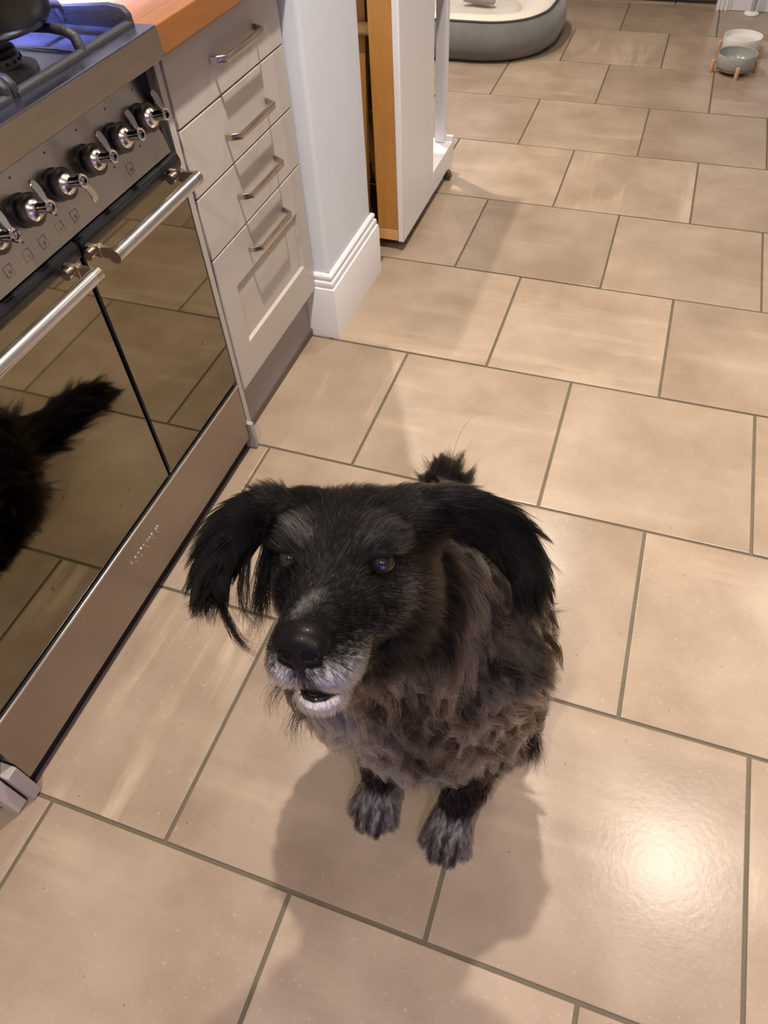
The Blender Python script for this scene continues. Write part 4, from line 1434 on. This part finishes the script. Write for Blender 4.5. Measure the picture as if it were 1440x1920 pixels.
for s in (-1, 1):
    cp_(hp(s * 0.016, 0.092, -0.006), hv(s * 0.5, -1, 0.1), 0.006, 0.25)
    cp_(hp(s * 0.026, 0.076, -0.034), hv(s * 0.4, -0.9, -0.5), 0.010, 0.30)
    cp_(hp(s * 0.020, 0.092, -0.052), hv(s * 0.6, -0.3, -0.9), 0.011, 0.30)
    cp_(hp(s * 0.034, 0.038, -0.042), hv(s * 0.2, -1, -0.35), 0.011, 0.25)
    cp_(hp(s * 0.036, 0.036, -0.062), hv(s * 0.2, -0.9, -0.6), 0.016, 0.25)
    cp_(hp(s * 0.018, 0.050, -0.002), hv(s * 0.35, -1, 0.1), 0.008, 0.25)
    cp_(hp(s * 0.010, 0.012, 0.016), hv(s * 0.3, -0.9, 0.5), 0.011, 0.28)
    cp_(hp(s * 0.026, 0.002, 0.020), hv(s * 0.6, 0.15, 0.8), 0.021, 0.55)       # eyebrow tuft
    cp_(hp(s * 0.044, -0.004, 0.016), hv(s * 0.9, -0.3, 0.35), 0.016, 0.40)
    cp_(hp(s * 0.054, 0.004, -0.010), hv(s * 0.6, -0.7, -0.4), 0.010, 0.30)
    cp_(hp(s * 0.050, 0.004, -0.028), hv(s * 0.5, -0.8, -0.5), 0.013, 0.30)
    cp_(hp(s * 0.030, -0.040, 0.040), hv(s * 0.5, -0.9, 0.1), 0.022, 0.25)
    cp_(hp(s * 0.064, -0.064, 0.028), hv(s * 0.9, -0.5, -0.2), 0.022, 0.14)
    cp_(hp(s * 0.070, -0.040, -0.010), hv(s * 0.5, -0.9, -0.4), 0.020, 0.25)
    cp_(hp(s * 0.078, -0.060, -0.050), hv(s * 0.5, -0.8, -0.6), 0.026, 0.25)
    cp_(hp(s * 0.070, -0.085, -0.080), hv(s * 0.6, -0.6, -0.8), 0.045, 0.30, 0.3)
cp_(hp(0, 0.084, -0.094), hv(0, 0.15, -1.0), 0.008, 0.70)
cp_(hp(0, 0.070, -0.105), hv(0, -0.3, -1.0), 0.011, 0.60)
cp_(hp(0, 0.036, -0.104), hv(0, -0.8, -0.6), 0.022, 0.30)
cp_(hp(0, -0.020, 0.036), hv(0, -1, 0.2), 0.014, 0.25)
cp_(hp(0, -0.080, 0.046), hv(0, -1, 0.0), 0.032, 0.38)
cp_(hp(0, -0.130, 0.020), hv(0, -0.9, -0.6), 0.050, 0.45)
cp_(hp(0, -0.020, -0.110), hv(0, -0.6, -0.8), 0.035, 0.3, 0.3)
# neck, ruff, chest
for s in (-1, 1):
    sx = 0.462
    cp_((sx + s * 0.065, 0.185, 0.640), (-s * 0.55, -0.35, -0.75), 0.075, 0.35, 0.25)
    cp_((sx + s * 0.095, 0.235, 0.640), (-s * 0.15, -0.35, -0.9), 0.070, 0.35, 0.4)
    cp_((sx + s * 0.090, 0.300, 0.600), (s * 0.45, 0.1, -0.9), 0.068, 0.30, 0.4)
    cp_((sx + s * 0.050, 0.170, 0.540), (s * 0.25, -0.15, -0.95), 0.060, 0.30, 0.5)
    cp_((sx + s * 0.105, 0.260, 0.480), (s * 0.45, -0.10, -0.9), 0.066, 0.38, 1.1)
    cp_((sx + s * 0.070, 0.190, 0.420), (s * 0.25, -0.2, -0.95), 0.070, 0.38, 1.2)
    cp_((sx + s * 0.120, 0.280, 0.340), (s * 0.45, -0.05, -0.9), 0.066, 0.40, 1.3)
    cp_((sx + s * 0.070, 0.215, 0.270), (s * 0.15, -0.15, -0.97), 0.085, 0.34, 0.9)
    cp_((sx + s * 0.130, 0.400, 0.280), (s * 0.6, 0.25, -0.8), 0.068, 0.45, 0.6)
    cp_((sx + s * 0.120, 0.400, 0.180), (s * 0.8, 0.1, -0.6), 0.072, 0.50, 0.5)
    cp_((sx - 0.03 + s * 0.130, 0.500, 0.120), (s * 0.9, 0.2, -0.45), 0.070, 0.50, 0.5)
    cp_((sx - 0.03 + s * 0.100, 0.560, 0.250), (s * 0.5, 0.6, -0.5), 0.055, 0.30, 0.4)
    cp_((sx + s * 0.105, 0.310, 0.240), (s * 0.55, 0.15, -0.85), 0.082, 0.30, 0.4)       # elbow feather
    cp_((sx + s * 0.075, 0.240, 0.150), (s * 0.1, 0.15, -0.95), 0.030, 0.25, 0.1)
    cp_((sx + s * 0.070, 0.195, 0.080), (s * 0.15, -0.2, -0.95), 0.018, 0.25)
    cp_((sx + s * 0.145, 0.370, 0.040), (s * 0.7, -0.4, -0.55), 0.040, 0.30, 0.1)
cp_((0.462, 0.150, 0.470), (0, -0.25, -0.95), 0.062, 0.30, 0.6)
cp_((0.462, 0.170, 0.330), (0, -0.15, -0.97), 0.075, 0.34, 1.0)
cp_((0.462, 0.205, 0.220), (0, -0.10, -0.97), 0.088, 0.30, 0.8)
cp_((0.455, 0.370, 0.600), (0, 0.7, -0.6), 0.050, 0.3, 0.3)
cp_((0.430, 0.560, 0.330), (0, 0.7, -0.6), 0.055, 0.3, 0.3)
cp_((0.410, 0.670, 0.150), (-0.1, 0.8, -0.5), 0.060, 0.3, 0.3)
# paws
for (px, py), _ in paws:
    cp_((px, py, 0.055), (0, -0.9, -0.35), 0.018, 0.30)
    cp_((px, py - 0.035, 0.030), (0, -0.9, -0.5), 0.016, 0.30)
    cp_((px - 0.032, py, 0.030), (-0.5, -0.7, -0.5), 0.018, 0.35)
    cp_((px + 0.032, py, 0.030), (0.5, -0.7, -0.5), 0.018, 0.35)
# tail plume
td = np.array(tl[-1]) - np.array(tl[0]); td /= np.linalg.norm(td)
for i in range(5):
    c = np.array(tl[i])
    for s in (-1, 1):
        cp_(c + np.array((s * 0.03, 0, 0)), td + np.array((s * 0.75, 0, 0.0)), 0.095, 0.40, 0.2)
    cp_(c + np.array((0, 0, 0.03)), td + np.array((0, 0, 0.12)), 0.065, 0.30, 0.2)
cp_(np.array(tl[-1]) + td * 0.02, td + np.array((0.15, 0, 0.12)), 0.060, 0.3, 0.2)

CPOS = np.array([c[0] for c in CTL]); CD = np.array([c[1] for c in CTL])
CLN = np.array([c[2] for c in CTL]); CLF = np.array([c[3] for c in CTL]); CCU = np.array([c[4] for c in CTL])
flow = np.zeros_like(P); ln = np.zeros(NS); lift = np.zeros(NS); curl = np.zeros(NS)
for i in range(0, NS, 20000):
    s_ = slice(i, i + 20000)
    d2 = ((P[s_, None, :] - CPOS[None]) ** 2).sum(-1) + 2e-5
    w = d2 ** -2.0
    w /= w.sum(1)[:, None]
    flow[s_] = w @ CD; ln[s_] = w @ CLN; lift[s_] = w @ CLF; curl[s_] = w @ CCU
# ears: hair runs from the root of the ear to its tip, long at the rim
ei = RR['ear'] > 0.4
if ei.any():
    ed = np.zeros((ei.sum(), 3)); rim = np.zeros(ei.sum()); ett = np.zeros(ei.sum())
    Pe = P[ei]
    allp = [(p, t, w, s) for s in 'RL' for (p, t, w) in ear_pts[s]]
    pp = np.array([a[0] for a in allp])
    dirs = []
    for p, t, w, s in allp:
        e0, e1 = EAR[s]
        t2 = min(1, t + 0.05); t1 = max(0, t2 - 0.1)
        q = lambda tt: bez(e0, tt) * (1 - w) + bez(e1, tt) * w
        v = q(t2) - q(t1)
        v = v / np.linalg.norm(v)
        # fan towards the rims
        across = bez(e1, t) - bez(e0, t); across /= np.linalg.norm(across)
        v = v + across * (w - 0.5) * 0.40
        dirs.append(v / np.linalg.norm(v))
    dirs = np.array(dirs); tw = np.array([(a[1], a[2]) for a in allp])
    for i in range(0, len(Pe), 20000):
        d2 = ((Pe[i:i + 20000, None] - pp[None]) ** 2).sum(-1) + 1e-6
        w = d2 ** -2.0; w /= w.sum(1)[:, None]
        ed[i:i + 20000] = w @ dirs
        j = d2.argmin(1)
        ett[i:i + 20000] = tw[j, 0]; rim[i:i + 20000] = np.abs(tw[j, 1] - 0.5) * 2
    flow[ei] = ed
    ln[ei] = 0.020 + (0.006 + 0.012 * rim) * sstep(0.2, 0.5, ett) + 0.006 * sstep(0.55, 1.0, ett)
    lift[ei] = 0.10 + 0.06 * sstep(0.3, 0.7, ett)
    curl[ei] = 0.05
flow /= np.linalg.norm(flow, axis=1)[:, None] + 1e-9
ln = ln * rs.uniform(0.65, 1.15, NS)
# a few long stray hairs
stray = rs.rand(NS) < 0.012
ln = np.where(stray & (RR['head'] < 0.5), ln * 1.45, ln)

# clumps
tgt = np.clip(ln * 0.16, 0.0016, 0.010)          # clump radius follows the length
long_ = ln > 0.03
nclump = 8000
cw = 1.0 / tgt ** 2 / np.maximum(1, dens[pick])
seeds = rs.choice(NS, nclump, replace=False, p=cw / cw.sum())
kd = kdtree.KDTree(nclump)
for i, sidx in enumerate(seeds):
    kd.insert(P[sidx], i)
kd.balance()
cl = np.fromiter((kd.find(p)[1] for p in P), dtype=np.int64, count=NS)
par = seeds[cl]
crand = rs.rand(nclump)[cl]; cphase = rs.uniform(0, 6.283, nclump)[cl]; cdirn = rs.normal(size=(nclump, 3))[cl]

# clump-wise deviation of the flow
dev = np.where(RR['head'] > 0.5, 0.10, 0.30)[:, None]
dev = np.where((RR['ear'] > 0.4)[:, None], 0.16, dev)
flow = flow + cdirn * dev + rs.normal(size=(NS, 3)) * 0.06
flow /= np.linalg.norm(flow, axis=1)[:, None]
lift = lift * rs.uniform(0.6, 1.4, NS)

K = 10


def grow(P, Nn, flow, ln, lift, curl, cphase, crand):
    n = len(P)
    tang = flow - Nn * (flow * Nn).sum(1)[:, None]
    tang /= np.linalg.norm(tang, axis=1)[:, None] + 1e-9
    side = np.cross(Nn, tang)
    pts = np.zeros((n, K, 3))
    pts[:, 0] = P - Nn * 0.0006
    pos = pts[:, 0].copy()
    step = (ln / (K - 1))[:, None]
    freq = (3.6 + 2.6 * crand)
    for i in range(1, K):
        s = i / (K - 1)
        lf = lift * (1.25 - 1.05 * s) + 0.05
        d = tang * np.cos(lf)[:, None] + Nn * np.sin(lf)[:, None]
        d = d * (1 - 0.35 * s) + flow * (0.35 * s)
        g = np.clip(ln / 0.07, 0, 1.4) * 0.40 * s
        d[:, 2] -= g
        d += side * (curl * 0.75 * np.sin(freq * s * 1.6 + cphase))[:, None] + Nn * (curl * 0.35 * np.cos(freq * s * 1.6 + cphase))[:, None]
        d /= np.linalg.norm(d, axis=1)[:, None]
        pos = pos + d * step
        pos[:, 2] = np.maximum(pos[:, 2], 0.001)
        pts[:, i] = pos
    return pts


pts = grow(P, Nn, flow, ln, lift, curl, cphase, crand)
# pull strands to their clump's leading hair
lead = pts[par]
cs = np.where(RR['head'] > 0.5, 0.35, 0.92)
cs = np.where(RR['ear'] > 0.4, 0.72, cs)
cs = np.clip(cs * rs.uniform(0.75, 1.12, NS), 0, 0.97)
sv = np.linspace(0, 1, K) ** 1.3
same = (np.abs(ln - ln[par]) / (ln + 1e-6) < 1.2) & (np.linalg.norm(P - P[par], axis=1) < 0.02)
W = (cs * same)[:, None, None] * sv[None, :, None]
# follow the leader's shape, keep own length
shape = lead - lead[:, :1]
own = pts - pts[:, :1]
scale = (ln / ln[par])[:, None, None]
pts = pts * (1 - W) + (lead[:, :1] * 0.85 + pts[:, :1] * 0.15 + shape * np.minimum(scale, 1.2)) * W
pts[:, :, 2] = np.maximum(pts[:, :, 2], 0.001)

wcl = np.where(RR['head'] > 0.5, 0.15, 0.70)
colr = paint(P, RR, np.clip(rs.rand(NS) * (1 - wcl) + crand * wcl, 0, 1), np.where(RR['head'] > 0.5, rs.rand(NS), 0.5 * rs.rand(NS) + 0.5 * rs.rand(nclump)[cl]))
colr = np.clip(colr * rs.uniform(0.75, 1.25, NS)[:, None], 0.002, 0.85)
rad = np.where(RR['head'] > 0.5, 0.00013, np.where(ln > 0.04, 0.00026, 0.00018)) * rs.uniform(0.8, 1.25, NS)


# long wisps: strands trailing from the tip of the right ear, curling under the cheek
def wisps(ctrl, n, jit, colour, r=0.00022):
    ctrl = [np.array(c, float) for c in ctrl]
    o_p, o_r, o_c = [], [], []
    for _ in range(n):
        j0 = rs.normal(size=3) * jit * 0.35
        cc = [c + j0 + rs.normal(size=3) * jit * (0.3 + 0.7 * i / 3) for i, c in enumerate(ctrl)]
        tm = rs.uniform(0.75, 1.0)
        o_p.append([bez(cc, t * tm) for t in np.linspace(0, 1, K)])
        o_r.append(r * rs.uniform(0.7, 1.2)); o_c.append(np.array(colour) * rs.uniform(0.7, 1.3))
    return np.array(o_p), np.array(o_r), np.array(o_c)


WS = []
for ctrl, n, jit in WISP:
    WS.append(wisps(ctrl, n, jit, BLACK))
pts = np.concatenate([pts] + [w[0] for w in WS]); rad = np.concatenate([rad] + [w[1] for w in WS]); colr = np.concatenate([colr] + [w[2] for w in WS])


def hair_object(name, pts, rad, colr, material, parent):
    n, k = pts.shape[:2]
    cu = bpy.data.hair_curves.new(name)
    cu.add_curves([k] * n)
    cu.attributes['position'].data.foreach_set('vector', pts.astype(np.float32).ravel())
    ra = cu.attributes.get('radius') or cu.attributes.new('radius', 'FLOAT', 'POINT')
    taper = 1.0 - np.linspace(0, 1, k) ** 2 * 0.85
    ra.data.foreach_set('value', (rad[:, None] * taper[None]).astype(np.float32).ravel())
    ca = cu.attributes.new('haircol', 'FLOAT_COLOR', 'CURVE')
    ca.data.foreach_set('color', np.concatenate([colr, np.ones((n, 1))], 1).astype(np.float32).ravel())
    cu.materials.append(material)
    o = bpy.data.objects.new(name, cu)
    COL.objects.link(o)
    o.parent = parent
    return o


hm = bpy.data.materials.new('dog_fur')
hm.use_nodes = True
N_, L_ = hm.node_tree.nodes, hm.node_tree.links
for nd in list(N_): N_.remove(nd)
out = N_.new('ShaderNodeOutputMaterial')
hb = N_.new('ShaderNodeBsdfHairPrincipled')
hb.parametrization = 'COLOR'
hb.inputs['IOR'].default_value = 1.20
hb.inputs['Roughness'].default_value = 0.30
hb.inputs['Radial Roughness'].default_value = 0.45
hb.inputs['Coat'].default_value = 0.0
an = N_.new('ShaderNodeAttribute'); an.attribute_name = 'haircol'
L_.new(an.outputs['Color'], hb.inputs['Color'])
L_.new(hb.outputs[0], out.inputs[0])
fur = hair_object('fur', pts, rad, colr, hm, dog)
tag(fur, kind='stuff')
fur['label'] = 'shaggy black and brown coat with grey and white hairs'
print('HAIRS', NS)
